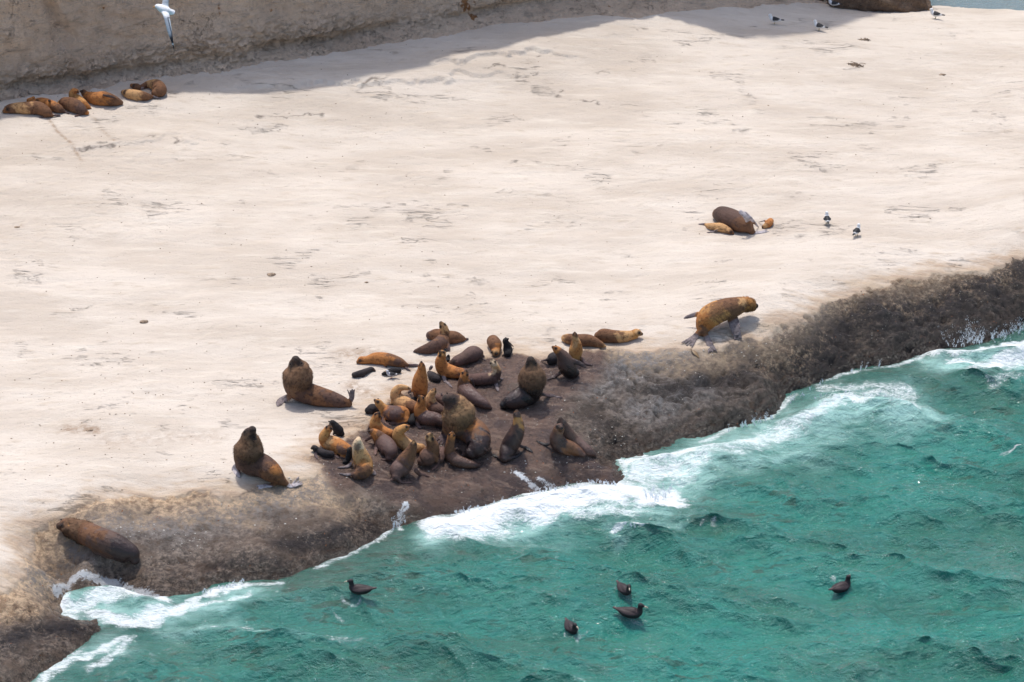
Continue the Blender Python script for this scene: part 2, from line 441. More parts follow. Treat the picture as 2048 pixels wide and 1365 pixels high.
ground_o = link("ground", mt, g.m); tag(ground_o, kind='structure')

# ------------------------------------------------------------------ the cliff behind
CB = [(-900,330),(-500,275),(-200,240),(0,203),(150,182),(330,148),(480,134),(640,103),(800,76),(1000,45),(1150,20),(1300,-3),(1450,-30),(1620,-75),(1750,-130),(1900,-220)]
CH = [8,8,8,8,8,9,12,14,14.5,13,8.5,7,22,26,25,20]
cb = np.array([unz(a, b, 2.4)[:2] for a, b in CB])
seg = np.r_[0, np.cumsum(np.hypot(*np.diff(cb, axis=0).T))]
us = np.arange(0, seg[-1], .07)
bx = np.interp(us, seg, cb[:, 0]); by = np.interp(us, seg, cb[:, 1])
k = np.ones(61) / 61
bx = np.convolve(np.pad(bx, 30, mode='edge'), k, 'valid'); by = np.convolve(np.pad(by, 30, mode='edge'), k, 'valid')
H = np.interp(us, seg, CH)
hs = np.r_[np.arange(-1.0, 6.2, .055), np.linspace(6.4, 30, 60)]
U, V = np.meshgrid(us, hs)
Hh = H[None, :] * (1 + (fbm(U * .12, U * 0, 3, 90) - .5) * .16)
Vc = np.minimum(V, Hh)
over = np.maximum(V - Hh, 0)
tnx = np.gradient(bx); tny = np.gradient(by); tl = np.hypot(tnx, tny); tnx /= tl; tny /= tl
nx, ny = tny, -tnx                                 # towards the camera
lean = -.16 * np.maximum(Vc, 0)
d = lean + (fbm(U * .16, V * .12, 4, 91) - .5) * 1.1
bed = fbm(U * .10, V * .9 + U * .02, 4, 92)
d = d + (fbm(U * .7, V * .8, 4, 93) - .5) * .38 + (fbm(U * 1.6 + V, V * 2.2, 4, 94) - .5) * .17
fis = ridge(U * .22 + V * .05, V * .05, 2, 95)
d = d - np.clip(fis - .86, 0, 1) * 3.2 * sst(.1, .5, V)
low = sst(48, 30, U) * sst(1.6, .5, V + (fbm(U * .3, U * 0, 2, 96) - .5) * 1.2)
blk = fbm(U * 1.1, V * 3.2, 3, 97)
d = d + low * (.16 + ((blk * 7) % 1.0 > .45) * .10 + (fbm(U * 3, V * 6, 2, 98) - .5) * .18)
d = d - .38 * np.exp(-((V - .42 - .25 * (fbm(U * .25, U * 0, 2, 99) - .5)) / .24) ** 2) * sst(.35, .6, fbm(U * .2, U * 0 + 3, 2, 100) + .15)
d = d + (.7 + .9 * sst(25, 45, U)) * np.exp(-np.maximum(V + .15, 0) / (.16 + .25 * sst(25, 45, U)))
d = d - over * 4.0
CX = bx[None] + nx[None] * d; CY = by[None] + ny[None] * d
CZ = 2.75 + Vc
gz_ = ground(bx, by)[None]
CZ = CZ - 2.75 + np.minimum(gz_, 3.1) - .05
mc = mesh_from("cliff", np.stack([CX, CY, CZ], -1).reshape(-1, 3), gridfaces(*CX.shape))
c = N("cliff_rock")
P = c.pos(); PH = c.pos((.7, .7, 2.6)); PVt = c.pos((1.5, 1.5, .6))
a1 = c.noise(P, .5, 6, .6); a2 = c.noise(PH, 1.6, 9, .68, .4); a3 = c.noise(PVt, 1.6, 8, .7, .5)
cc = c.mix(c.rng(a1, .35, .66), (.80, .61, .45), (.68, .505, .365))
cc = c.mix(c.rng(a2, .50, .74), cc, (.44, .345, .265))
k1 = c.mth('ABSOLUTE', c.mth('SUBTRACT', a3, .5))
ck = c.noise(c.pos((.9, .9, .9)), .9, 9, .62, .2)
ckm = c.mth('MULTIPLY', c.rng(c.mth('ABSOLUTE', c.mth('SUBTRACT', ck, .5)), 0, .007, 1, 0), c.rng(c.noise(P, .7, 4, .6), .48, .58))
cc = c.mix(c.mth('MULTIPLY', ckm, .6), cc, (.24, .17, .125))
cc = c.mix(c.rng(c.noise(P, 4.5, 8, .75), .52, .68, 0, .55), cc, (.42, .33, .255))
cc = c.mix(c.mth('MULTIPLY', c.rng(c.noise(PVt, .9, 4, .55), .67, .71), c.rng(c.noise(P, 2, 3), .5, .6)), cc, (.36, .17, .07))
k2 = c.rng(c.noise(PH, 5, 7, .72), .60, .68)
cc = c.mix(c.mth('MULTIPLY', k2, .6), cc, (.17, .13, .105))
hh = c.mth('SUBTRACT', c.mth('ADD', a2, c.mth('MULTIPLY', c.noise(P, 9, 7, .72), .6)), c.mth('MULTIPLY', c.rng(k1, 0, .03, 1, 0), .06))
c.out(cc, .93, c.bump(c.mth('SUBTRACT', c.mth('ADD', hh, c.mth('MULTIPLY', c.noise(c.pos((1.6, 1.6, .28)), 1.5, 6, .65), .9)), c.mth('MULTIPLY', ckm, .3)), 1.0, .26), .25)
cl = link("cliff", mc, c.m); tag(cl, kind='structure')

# ------------------------------------------------------------------ the sea
sx_ = axis(-20, 24, .06, -2500, 2500, 1.16); sy_ = axis(94, 126, .06, -300, 6000, 1.16)
X, Y = np.meshgrid(sx_, sy_)
fine = sst(-46, -19, X) * sst(50, 23, X) * sst(60, 94, Y) * sst(165, 127, Y)
rs = np.random.RandomState(4)
Z = np.zeros(X.shape); DX = np.zeros(X.shape); DY = np.zeros(X.shape)
shal = sst(-2.6, -.2, bil(gx, gy, GZ, X, Y))
wx = X + (fbm(X * .3, Y * .3, 3, 5) - .5) * 1.6; wy = Y + (fbm(X * .3 + 9, Y * .3, 3, 6) - .5) * 1.6
for i in range(54):
    lam = .35 * (5.2 / .35) ** (rs.rand() ** .9)
    ang = math.radians(72 + rs.randn() * 26)
    kx, ky = math.cos(ang) * 2 * math.pi / lam, math.sin(ang) * 2 * math.pi / lam
    am = .0115 * lam ** .72 * (.6 + .8 * rs.rand())
    ph = kx * wx + ky * wy + rs.rand() * 6.28
    am *= 1.6 if lam > 2.6 else 1.25
    m = fine if lam < 3 else sst(-150, -19, X) * sst(150, 23, X) * sst(260, 127, Y)
    Z += m * am * np.cos(ph); DX -= m * am * .8 * math.cos(ang) * np.sin(ph); DY -= m * am * .8 * math.sin(ang) * np.sin(ph)
Z += fine * (fbm(X * .30 + .2 * Y, Y * .5, 4, 15) - .5) * .50
Z += fine * (ridge(X * .7 + .3 * Y, Y * 1.5 - .2 * X, 4, 16) - .5) * .14
WLw = [unz(a, b, 0)[:2] for a, b in WL[2:]]
dsh = segdist(X, Y, WLw)
Z *= 1 - .88 * np.exp(-(dsh / 1.5) ** 2) * (Y < 140); Z -= .05 * np.exp(-(dsh / 1.2) ** 2)
DX *= 1 - .8 * np.exp(-(dsh / 1.2) ** 2)
SURGE = [([(900,1052),(1000,1030),(1100,1006),(1200,985),(1300,1000)], 36, .26), ([(1600,850),(1700,812),(1790,835)], 46, .42), ([(1400,915),(1500,885)], 36, .18),
         ([(1880,712),(2048,705)], 18, .25), ([(140,1200),(220,1185),(310,1215)], 26, .22), ([(1255,940),(1330,925)], 20, .16)]
for pts, wpx, hg in SURGE:
    Z += strokes(X, Y, [(pts, wpx, hg)]) * (.6 + .8 * fbm(X * 1.4, Y * 1.4, 3, 17))
FO = [([(895,1052),(960,1040),(1060,1020),(1150,1005),(1220,1000)], 30, 1.5), ([(1080,995),(1160,978),(1240,978),(1300,990),(1340,998)], 24, 1.35), ([(1335,975),(1345,1005),(1290,1012)], 16, 1.25),
      ([(1255,932),(1300,928),(1350,915),(1390,900)], 13, .95), ([(1262,955),(1310,965)], 14, .7), ([(1160,1035),(1280,1035)], 22, .62), ([(1400,900),(1450,885),(1520,872)], 20, .75), ([(1345,945),(1420,908),(1500,885),(1590,858)], 34, .60), ([(1280,950),(1340,940)], 22, .8), ([(1225,1071),(1283,1067)], 6, .95),
      ([(1600,852),(1650,826),(1700,812),(1760,815),(1810,832)], 20, .72), ([(1690,800),(1760,790),(1830,800)], 16, .6), ([(1650,775),(1740,775),(1820,785)], 16, .56),
      ([(1870,705),(1950,702),(2048,690),(2120,680)], 12, 1.1), ([(1900,722),(1970,728),(2048,712),(2130,700)], 12, 1.05), ([(697,1203),(722,1212),(745,1203)], 3, .42), ([(1235,1196),(1250,1204),(1268,1196)], 3, .45), ([(1235,1232),(1265,1243),(1290,1235)], 3, .35), ([(1130,1262),(1143,1270),(1158,1262)], 3, .4), ([(1648,1160),(1662,1163)], 3, .5), ([(1930,745),(2048,735)], 10, .55), ([(1990,775),(2048,760)], 12, .5), ([(2000,915),(2030,912)], 4, .5),
      ([(112,1215),(112,1180),(150,1158),(230,1168),(320,1200)], 16, 1.15), ([(130,1225),(200,1200),(260,1180)], 24, .8), ([(180,1235),(260,1238),(330,1225),(400,1210)], 16, .95), ([(390,1196),(440,1180),(480,1168)], 9, 1.0), ([(480,1190),(440,1205),(380,1215)], 10, .6),
      ([(80,1360),(130,1335),(160,1310),(230,1280)], 12, .75), ([(190,1330),(230,1300),(255,1275)], 12, .62), ([(440,1250),(600,1270),(700,1300)], 16, .34), ([(670,1228),(695,1230)], 5, .5), ([(785,1058),(795,1045)], 8, .7), ([(1415,1060),(1425,1055)], 3, .5)]
WLw = [unz(a, b, 0)[:2] for a, b in WL[2:]]
dsh = segdist(X, Y, WLw)
foam = strokes(X + (fbm(X * 1.2, Y * 1.2, 3, 33) - .5) * .9, Y + (fbm(X * 1.2, Y * 1.2, 3, 34) - .5) * .9, FO, None, 1.45)
foam = np.maximum(foam, .50 * np.exp(-(dsh / .16) ** 2) * sst(.35, .6, fbm(X * .6, Y * .6, 2, 30)) * 1.2)
milky = strokes(X + (fbm(X * .8, Y * .8, 3, 35) - .5) * 1.6, Y + (fbm(X * .8, Y * .8, 3, 36) - .5) * 1.6, [([(880,1062),(1000,1055),(1200,1035),(1350,1015)], 42, .95), ([(1340,950),(1420,905),(1520,880),(1620,850),(1710,822),(1830,840)], 78, 1.1), ([(1480,930),(1600,910)], 40, .7), ([(1640,790),(1800,790)], 45, .5),
                       ([(1860,730),(2090,728)], 48, 1.0), ([(150,1210),(260,1225),(400,1215),(500,1195)], 34, .95), ([(330,1250),(500,1260),(640,1280)], 30, .55), ([(90,1350),(230,1290)], 38, .6), ([(1260,940),(1360,925)], 34, .9), ([(1240,1070),(1330,1050)], 22, .5)])

ms = mesh_from("sea", np.stack([X + DX, Y + DY, Z], -1).reshape(-1, 3), gridfaces(*X.shape))
attr(ms, "foam", foam); attr(ms, "milky", milky); attr(ms, "shoal", np.exp(-dsh / 2.6) * (Y < 140))
SZ = Z
def seaz(x, y): return float(bil(sx_, sy_, SZ, np.array([x]), np.array([y]))[0])
s = N("sea_water")
P = s.pos(); PW = s.pos((1, 1.9, 1), (0, 0, .25)); PF = s.pos((.8, 1.7, 1), (0, 0, -.12))
wc = s.mix(s.rng(s.noise(PW, .16, 4), .38, .62), (.001, .135, .095), (.002, .195, .148))
oliv = s.mth('MULTIPLY', s.rng(s.noise(s.pos((.75, 2.3, 1), (0, 0, .38)), 1.3, 4, .5, .6), .56, .60), s.rng(s.mth('ADD', s.noise(P, .22, 3, .6), s.mth('MULTIPLY', s.at("shoal"), .25)), .50, .66))  # olive patches: darker reflections of the wave facets painted into the water colour
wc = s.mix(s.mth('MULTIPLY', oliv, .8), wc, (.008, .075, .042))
wc = s.mix(s.mth('MULTIPLY', s.at("shoal"), .5), wc, (.045, .075, .055))
mk = s.mth('MULTIPLY', s.at("milky"), s.rng(s.noise(PF, 1.1, 7, .65, .6), .22, .62))
wc = s.mix(s.mth('MULTIPLY', mk, 1.0), wc, (.34, .60, .54))
fn = s.noise(PF, 2.6, 9, .72, 1.1); fn2 = s.noise(P, 14, 5, .7)
lace = s.mth('SUBTRACT', 1.0, s.mth('MULTIPLY', s.mth('ABSOLUTE', s.mth('SUBTRACT', s.noise(PF, 3.2, 6, .62, 1.6), .5)), 9.0))
fm = s.at("foam")
v = s.mth('ADD', s.mth('MULTIPLY', s.mth('SUBTRACT', fn, .5), 1.5), s.mth('MULTIPLY', s.mth('SUBTRACT', fn2, .5), .5))
v = s.mth('ADD', v, s.mth('MULTIPLY', s.mth('MAXIMUM', lace, 0.0), .22))
core = s.rng(s.mth('ADD', fm, v), .80, 1.25)
lc = s.mth('ADD', s.mth('MULTIPLY', s.mth('MAXIMUM', lace, 0.0), .55), s.mth('ADD', fm, s.mth('MULTIPLY', s.mth('SUBTRACT', fn, .5), 1.4)))
ff = s.mth('MAXIMUM', core, s.mth('MULTIPLY', s.rng(lc, .68, 1.1), .8))
ff = s.mth('MULTIPLY', ff, s.rng(fm, .10, .34))
ff = s.mth('MAXIMUM', ff, s.mth('MULTIPLY', s.rng(s.mth('ADD', fm, s.mth('MULTIPLY', s.mth('SUBTRACT', fn, .5), .8)), .18, 1.0), .62))
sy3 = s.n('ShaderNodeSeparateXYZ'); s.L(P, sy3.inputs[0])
wc = s.mix(s.mth('MULTIPLY', s.rng(sy3.outputs[1], 140, 152), .9), wc, (.17, .235, .27))  # distant water paler: grazing sky reflection put into the base colour
wc = s.mix(ff, wc, (.86, .90, .91))
hb = s.mth('ADD', s.mth('MULTIPLY', s.noise(PW, 2.4, 6, .6, .5), 1.0), s.mth('MULTIPLY', s.noise(PW, 7.5, 5, .62, .4), .35))
nb = s.bump(hb, .9, .22)
nb = s.bump(s.mth('ADD', s.mth('MULTIPLY', fn2, .6), fn), .5, .05, nb)
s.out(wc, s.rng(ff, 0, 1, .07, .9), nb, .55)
s.b.inputs['IOR'].default_value = 1.5
s.b.inputs['Coat Weight'].default_value = .7; s.b.inputs['Coat IOR'].default_value = 1.6; s.b.inputs['Coat Roughness'].default_value = .04; s.L(nb, s.b.inputs['Coat Normal'])
s.L(s.rng(ff, 0, 1, .45, 0), s.b.inputs['Coat Weight'])
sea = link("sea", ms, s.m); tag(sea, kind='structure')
# ------------------------------------------------------------------ animals
fu = N("fur_and_skin")
P = fu.pos(obj=True)
fn_ = fu.noise(P, 9, 6, .68, .5); fb_ = fu.noise(P, 3.2, 4, .6); hair = fu.noise(P, 42, 3, .6)
wet = fu.at("wet")
base = fu.mix(1.0, fu.at("col", 'Color'), (.98, .93, .90), 'MULTIPLY')
dry = fu.mth('SUBTRACT', 1.0, wet)
c1 = fu.mix(fu.mth('MULTIPLY', fu.rng(fn_, .49, .62), fu.mth('MULTIPLY', dry, .75)), base, fu.mix(1.0, base, (.42, .36, .36), 'MULTIPLY'))
c1 = fu.mix(fu.mth('MULTIPLY', fu.rng(fb_, .52, .74), fu.mth('MULTIPLY', dry, .32)), c1, fu.mix(1.0, c1, (1.55, 1.45, 1.35), 'MULTIPLY'))
rg = fu.rng(wet, 0, 1, .85, .15)
rg = fu.mth('ADD', rg, fu.mth('MULTIPLY', fu.mth('SUBTRACT', fb_, .5), .3))
FUR = fu.out(c1, rg, fu.bump(fu.mth('ADD', fu.mth('MULTIPLY', hair, .5), fu.mth('MULTIPLY', fn_, 1.2)), .8, .04), .45)
def flat(name, col, rough=.5, var=.25, sc=8):
    a = N(name); nn = a.noise(a.pos(obj=True), sc, 4, .6)
    return a.out(a.mix(a.rng(nn, .35, .68), col, tuple(x * (1 - var) for x in col)), rough, a.bump(nn, .3, .01))
EYE = flat("wet_black_eye", (.008, .006, .006), .08)
BILL_P = flat("pale_horn_bill", (.62, .52, .38), .4)
BILL_Y = flat("yellow_orange_bill", (.80, .34, .06), .4)
LEG_R = flat("reddish_leg", (.45, .13, .08), .5)
LEG_Y = flat("dull_yellow_leg", (.45, .36, .16), .6)
LEG_D = flat("dark_webbed_leg", (.05, .045, .05), .5)

def crom(P, per):
    P = np.asarray(P, float); n = len(P)
    Q = np.vstack([2 * P[0] - P[1], P, 2 * P[-1] - P[-2]])
    out = []
    for i in range(n - 1):
        a, b, c, d = Q[i:i + 4]
        for t in np.linspace(0, 1, per, endpoint=False):
            out.append(.5 * ((2 * b) + (c - a) * t + (2 * a - 5 * b + 4 * c - d) * t * t + (3 * b - 3 * c + d - a) * t ** 3))
    out.append(P[-1]); return np.array(out)

def sweep(C, R, seg=18, caps=True, sx=None, nrm=None):
    """tube of rings round the centre line C; sx flattens one axis, nrm = thin direction"""
    C = np.asarray(C); R = np.asarray(R)
    T = np.gradient(C, axis=0); T /= np.linalg.norm(T, axis=1)[:, None] + 1e-9
    if caps:
        k = np.array([.35, .7, .92]); 
        a = [C[0] - T[0] * R[0] * x * .95 for x in k[::-1]]; ra = [R[0] * math.sqrt(1 - x * x) for x in k[::-1]]
        b = [C[-1] + T[-1] * R[-1] * x * .95 for x in k]; rb = [R[-1] * math.sqrt(1 - x * x) for x in k]
        C = np.vstack([a, C, b]); R = np.r_[ra, R, rb]; T = np.vstack([[T[0]] * 3, T, [T[-1]] * 3])
        if sx is not None: sx = np.r_[[sx[0]] * 3, sx, [sx[-1]] * 3]
    u = np.array(nrm, float) if nrm is not None else np.array([0., 0, 1])
    V = []
    an = np.linspace(0, 2 * math.pi, seg, endpoint=False)
    if nrm is None and abs(T[0] @ u) > .9: u = np.array([0., 1, 0])
    for i in range(len(C)):
        u2 = u - T[i] * (T[i] @ u); u2 /= np.linalg.norm(u2) + 1e-9
        if nrm is None: u = u2
        w2 = np.cross(T[i], u2)
        th = R[i] if sx is None else sx[i]
        V.append(C[i] + np.cos(an)[:, None] * w2 * R[i] + np.sin(an)[:, None] * u2 * th)
    V = np.vstack(V); n = len(C)
    Fq = []
    for i in range(n - 1):
        for j in range(seg):
            j2 = (j + 1) % seg
            Fq.append((i * seg + j, i * seg + j2, (i + 1) * seg + j2, (i + 1) * seg + j))
    cap = [tuple(range(seg - 1, -1, -1)), tuple((n - 1) * seg + j for j in range(seg))]
    return V, Fq, cap

def fuse(pieces, voxel, smooth=3):
    """one continuous skin round all pieces"""
    vs, fs, o = [], [], 0
    for V, Fq, cap in pieces:
        vs.append(V)
        for f in list(Fq) + list(cap): fs.append([i + o for i in f])
        o += len(V)
    m = bpy.data.meshes.new("tmp"); m.from_pydata(np.vstack(vs).tolist(), [], fs); m.update()
    ob = bpy.data.objects.new("tmp", m); COL.objects.link(ob)
    r = ob.modifiers.new("r", 'REMESH'); r.mode = 'VOXEL'; r.voxel_size = voxel; r.use_smooth_shade = True
    if smooth:
        q = ob.modifiers.new("s", 'SMOOTH'); q.factor = .5; q.iterations = smooth
    dg = bpy.context.evaluated_depsgraph_get()
    me = bpy.data.meshes.new_from_object(ob.evaluated_get(dg))
    bpy.data.objects.remove(ob); bpy.data.meshes.remove(m)
    me.polygons.foreach_set("use_smooth", np.ones(len(me.polygons), bool))
    return me

def mverts(me):
    a = np.empty(len(me.vertices) * 3, np.float32); me.vertices.foreach_get("co", a); return a.reshape(-1, 3).astype(float)

RG = {'A': (540, 640, 320 / 1985), 'B': (800, 620, 260 / 1774), 'C': (970, 640, 370 / 2048), 'D': (600, 780, 300 / 2048), 'E': (780, 760, 240 / 1489),
      'F': (960, 800, 300 / 2048), 'G': (440, 820, 200 / 1517), 'H': (1340, 570, 220 / 1877), 'I': (0, 140, 360 / 2048), 'J': (1380, 390, 200 / 2048), 'K': (80, 1000, 240 / 2048)}
PAL = {'rust': (.46, .19, .052), 'tan': (.56, .335, .15), 'cream': (.80, .62, .40), 'brown': (.18, .088, .042), 'dark': (.075, .042, .032), 'choc': (.105, .058, .042),
       'wet': (.045, .027, .025), 'black': (.010, .008, .009), 'purp': (.120, .070, .058), 'grey': (.19, .165, .17), 'pale': (.42, .40, .42), 'mane': (.175, .10, .054), 'manel': (.28, .17, .085), 'skin': (.085, .06, .062),
       'gold': (.52, .27, .09), 'pup': (.03, .024, .026), 'pupb': (.05, .036, .034)}
ANIMALS = []

def animal(reg, spine, flips, cols, label, cat='sea lion', group=None, name='sea_lion', wetv=(0, 0, 0), flipc='skin', mane=None, patches=(), eyes=True, vox=.017, nose=True, blobs=()):
    ox, oy, k = RG[reg]
    pts, rad = [], []
    for (x, y, r, md) in spine:
        px, py = ox + x * k, oy + y * k; rp = r * k
        if md == 'g':
            rm = rp / 58.0
            for _ in range(3):
                p = ung(px, py, rm * .86); rm = rp / pxm(p)
        else:
            p = uny(px, py, pts[-1][1] + md); rm = rp / pxm(p)
        pts.append(p); rad.append(rm)
    pts = np.array(pts); rad = np.array(rad)
    if nose and len(rad) > 4: rad[-1] *= .84; rad[-2] *= 1.1; rad[-3] *= .96
    # keep depth smooth along the body
    cr = crom(np.c_[pts, rad], 7); C, R = cr[:, :3], np.maximum(cr[:, 3], .01)
    pieces = [sweep(C, R, 20)]
    tt = np.linspace(0, 1, len(C))
    fsam = []
    for f in flips:
        P, wid, digs = [], [], 0
        root_i = f[0]; q = f[1]
        side = f[2] if len(f) > 2 else -.5          # root offset towards (-) or away from (+) the camera, in body radii
        digs = f[3] if len(f) > 3 else 0
        for j, (x, y, wd, md) in enumerate(q):
            px, py = ox + x * k, oy + y * k
            if j == 0:
                p = uny(px, py, pts[root_i][1] + side * rad[root_i])
            elif md == 'g': p = ung(px, py, .025)
            else: p = uny(px, py, P[-1][1] + md)
            P.append(p); wid.append(wd * k / pxm(p) * .5)
        onground = q[-1][3] == 'g'
        P = np.array(P)
        if len(P) == 2:
            mid = P.mean(0); 
            P = np.array([P[0], mid, P[1]]); wid = [wid[0], (wid[0] + wid[1]) * .55, wid[1]]
        cf = crom(np.c_[P, wid], 6)
        for i in range(len(cf)):
            gz0 = float(ground(cf[i, 0], cf[i, 1])); cf[i, 2] = max(cf[i, 2], gz0 + .02)
        axv = P[-1] - P[0]; axv = axv / (np.linalg.norm(axv) + 1e-9)
        steep = abs(axv[2]) > .55
        nrm = (0, -.45, .9) if (onground and not steep) else tuple(-FWV + np.array([0, 0, .25]))
        th = np.linspace(.045, .016, len(cf)) * (1 if rad.max() > .15 else .6)
        wf = cf[:, 3].copy()
        if not digs: wf[-2:] *= np.array([.85, .55])
        if digs:
            n0 = int(len(cf) * .55)
            pieces.append(sweep(cf[:n0 + 2, :3], np.maximum(wf[:n0 + 2], .02), 12, True, th[:n0 + 2], nrm))
            T = cf[-1, :3] - cf[n0, :3]; Ln = np.linalg.norm(T); T /= Ln
            sdv = np.cross(T, np.array(nrm)); sdv /= np.linalg.norm(sdv)
            for di in range(digs):
                s_ = (di / (digs - 1) - .5) * 2
                a = cf[n0, :3] + sdv * s_ * wf[n0] * .7
                b = cf[-1, :3] + sdv * s_ * wf[-1] * .95 - T * Ln * .12 * (1 - s_ * s_ * .2) * (di % 2)
                b[2] = max(b[2], float(ground(b[0], b[1])) + .02)
                CC = np.linspace(a, b, 5); rr = np.full(5, wf[-1] * .8 / digs + .004)
                pieces.append(sweep(CC, rr, 8, True, np.full(5, .014), nrm))
        else:
            pieces.append(sweep(cf[:, :3], np.maximum(wf, .012), 12, True, th, nrm))
        fsam.append(cf)
    for (x, y, r, idx, off) in blobs:
        p = uny(ox + x * k, oy + y * k, pts[idx][1] + off); rm = r * k / pxm(p)
        pieces.append(sweep([p - [rm * .05, 0, 0], p + [rm * .05, 0, 0]], [rm, rm], 14))
    if nose and len(rad) > 4:                       # small ears beside the skull
        T0 = pts[-1] - pts[-2]; T0 /= np.linalg.norm(T0) + 1e-9
        u0 = np.array([0, 0, 1.]) if abs(T0[2]) < .8 else -FWV
        s0 = np.cross(T0, u0); s0 /= np.linalg.norm(s0); u0 = np.cross(s0, T0)
        for sg in (-1, 1):
            e0 = pts[-2] + s0 * sg * rad[-2] * .9 + u0 * rad[-2] * .3 - T0 * rad[-2] * .25
            pieces.append(sweep([e0, e0 - T0 * .03 + s0 * sg * .012], [.020, .012], 8))
    me = fuse(pieces, vox if rad.max() > .13 else .011)
    V = mverts(me)
    # colour by where the vertex sits on the body
    dmin = np.full(len(V), 1e9); idx = np.zeros(len(V), int)
    for i in range(len(C)):
        dd = np.linalg.norm(V - C[i], axis=1) / R[i]
        b = dd < dmin; dmin[b] = dd[b]; idx[b] = i
    t = tt[idx]
    stops = np.linspace(0, 1, len(cols))
    pal = np.array([PAL[c] for c in cols])
    cn = t + (fbm(V[:, 0] * 5 + V[:, 2] * 3, V[:, 1] * 5 + V[:, 2] * 4, 4, 7) - .5) * .30
    cn = np.clip(cn, 0, 1); m_ = len(cols) - 1; ci = np.floor(cn * m_); cn = (ci + sst(.22, .78, cn * m_ - ci)) / m_
    colr = np.stack([np.interp(cn, stops, pal[:, c]) for c in range(3)], 1)
    wt = np.interp(cn, np.linspace(0, 1, len(wetv)), wetv)
    ff = sst(1.12, 1.35, dmin)[:, None] if len(fsam) else np.zeros((len(V), 1))
    fc = np.array(PAL[flipc])[None] * (.65 + .8 * fbm(V[:, 0] * 14, V[:, 2] * 14 + V[:, 1] * 9, 2, 5))[:, None]
    colr = colr * (1 - ff) + fc * ff
    for (x, y, r, idx_, cname, wv) in patches:      # patches of its coat, placed on the side that shows
        pc = uny(ox + x * k, oy + y * k, pts[idx_][1] - rad[idx_] * .8); rm = r * k / pxm(pc)
        dp = np.linalg.norm(V - pc, axis=1) / rm + (fbm(V[:, 0] * 9, V[:, 2] * 9 + V[:, 1] * 5, 4, 11) - .5) * 1.3
        mk = sst(1.25, .6, dp) * .85
        colr = colr * (1 - mk[:, None]) + np.array(PAL[cname]) * mk[:, None]
        if wv is not None: wt = wt * (1 - mk) + wv * mk
    if nose:
        dn = np.linalg.norm(V - (C[-1] + (C[-1] - C[-3]) / (np.linalg.norm(C[-1] - C[-3]) + 1e-9) * R[-1] * .7), axis=1) / (R[-1])
        mk = sst(.95, .45, dn)[:, None]; colr = colr * (1 - mk) + np.array([.02, .016, .016]) * mk
    if nose and len(rad) > 4:                       # darker muzzle and the dark ring round each eye
        mz = sst(1.6, .9, np.linalg.norm(V - pts[-1], axis=1) / rad[-1])[:, None] * .55
        colr = colr * (1 - mz) + np.array([.05, .032, .024]) * mz
        for sg in (-1, 1):
            e0 = pts[-2] + s0 * sg * rad[-2] * .72 + u0 * rad[-2] * .5 + T0 * rad[-2] * .42
            ez = sst(.085, .03, np.linalg.norm(V - e0, axis=1) * (.11 / max(rad[-2], .04)))[:, None] * .85
            colr = colr * (1 - ez) + np.array([.02, .014, .012]) * ez
    base = np.array([pts[:, 0].mean(), pts[:, 1].mean(), 0]); base[2] = float(ground(base[0], base[1]))
    V2 = V - base
    me.vertices.foreach_set("co", V2.astype(np.float32).ravel()); me.update()
    cattr(me, "col", colr); attr(me, "wet", wt)
    me.name = name
    o = link(name, me, FUR); o.location = base
    tag(o, label, cat, group)
    if eyes:
        h = -3 if len(spine) > 3 else -2
        hc = pts[-2]; hr = rad[-2]; T = pts[-1] - pts[-2]; T /= np.linalg.norm(T) + 1e-9
        up = np.array([0, 0, 1.]); 
        if abs(T @ up) > .8: up = FWV * -1
        sdv = np.cross(T, up); sdv /= np.linalg.norm(sdv); u3 = np.cross(sdv, T)
        for sg in (-1, 1):
            e = hc + sdv * sg * hr * .72 + u3 * hr * .5 + T * hr * .42
            rr = .028 if rad.max() > .13 else .013
            a = sweep([e - T * .002, e + T * .002], [rr, rr], 8)
            m2 = bpy.data.meshes.new("eye"); m2.from_pydata((a[0] - base).tolist(), [], [list(x) for x in a[1] + a[2]]); m2.update()
            m2.polygons.foreach_set("use_smooth", np.ones(len(m2.polygons), bool))
            link("eye", m2, EYE, o)
    if mane:
        i0, i1, cname = mane
        a0, a1 = int(i0 * (len(C) - 1)), int(i1 * (len(C) - 1))
        Cm, Rm = C[a0:a1 + 1], R[a0:a1 + 1] * 1.035
        Rm = Rm * np.interp(np.linspace(0, 1, len(Rm)), [0, .12, .88, 1], [.93, 1, 1, .92])
        Vm, Fm, cp = sweep(Cm, Rm, 40, False)
        ctr = np.repeat(Cm, 40, 0); nn = (Vm - ctr) / (np.linalg.norm(Vm - ctr, axis=1)[:, None] + 1e-9)
        Vm = Vm + nn * ((fbm(Vm[:, 0] * 11 + Vm[:, 1] * 5, Vm[:, 2] * 11, 3, 3) - .5) * .075)[:, None]
        rs2 = np.random.RandomState(len(ANIMALS) + 5)
        Tm = np.gradient(Cm, axis=0); Tm /= np.linalg.norm(Tm, axis=1)[:, None] + 1e-9
        vs = [Vm]; fs = [list(f) for f in Fm]; o_ = len(Vm)
        for _ in range(2600):                       # tufts of guard hair lying back along the neck
            j = rs2.randint(len(Vm)); tg = Tm[j // 40]
            b = Vm[j] + rs2.randn(3) * .012; nr = nn[j]
            tip = b + nr * (.018 + .02 * rs2.rand()) - tg * (.04 + .03 * rs2.rand()) + rs2.randn(3) * .01
            s1 = np.cross(nr, tg); s1 /= np.linalg.norm(s1) + 1e-9
            vs.append(np.array([b + s1 * .008 - nr * .01, b - s1 * .008 - nr * .01, tip])); fs.append([o_, o_ + 1, o_ + 2]); o_ += 3
        Va = np.vstack(vs)
        m3 = bpy.data.meshes.new("mane"); m3.from_pydata((Va - base).tolist(), [], fs); m3.update()
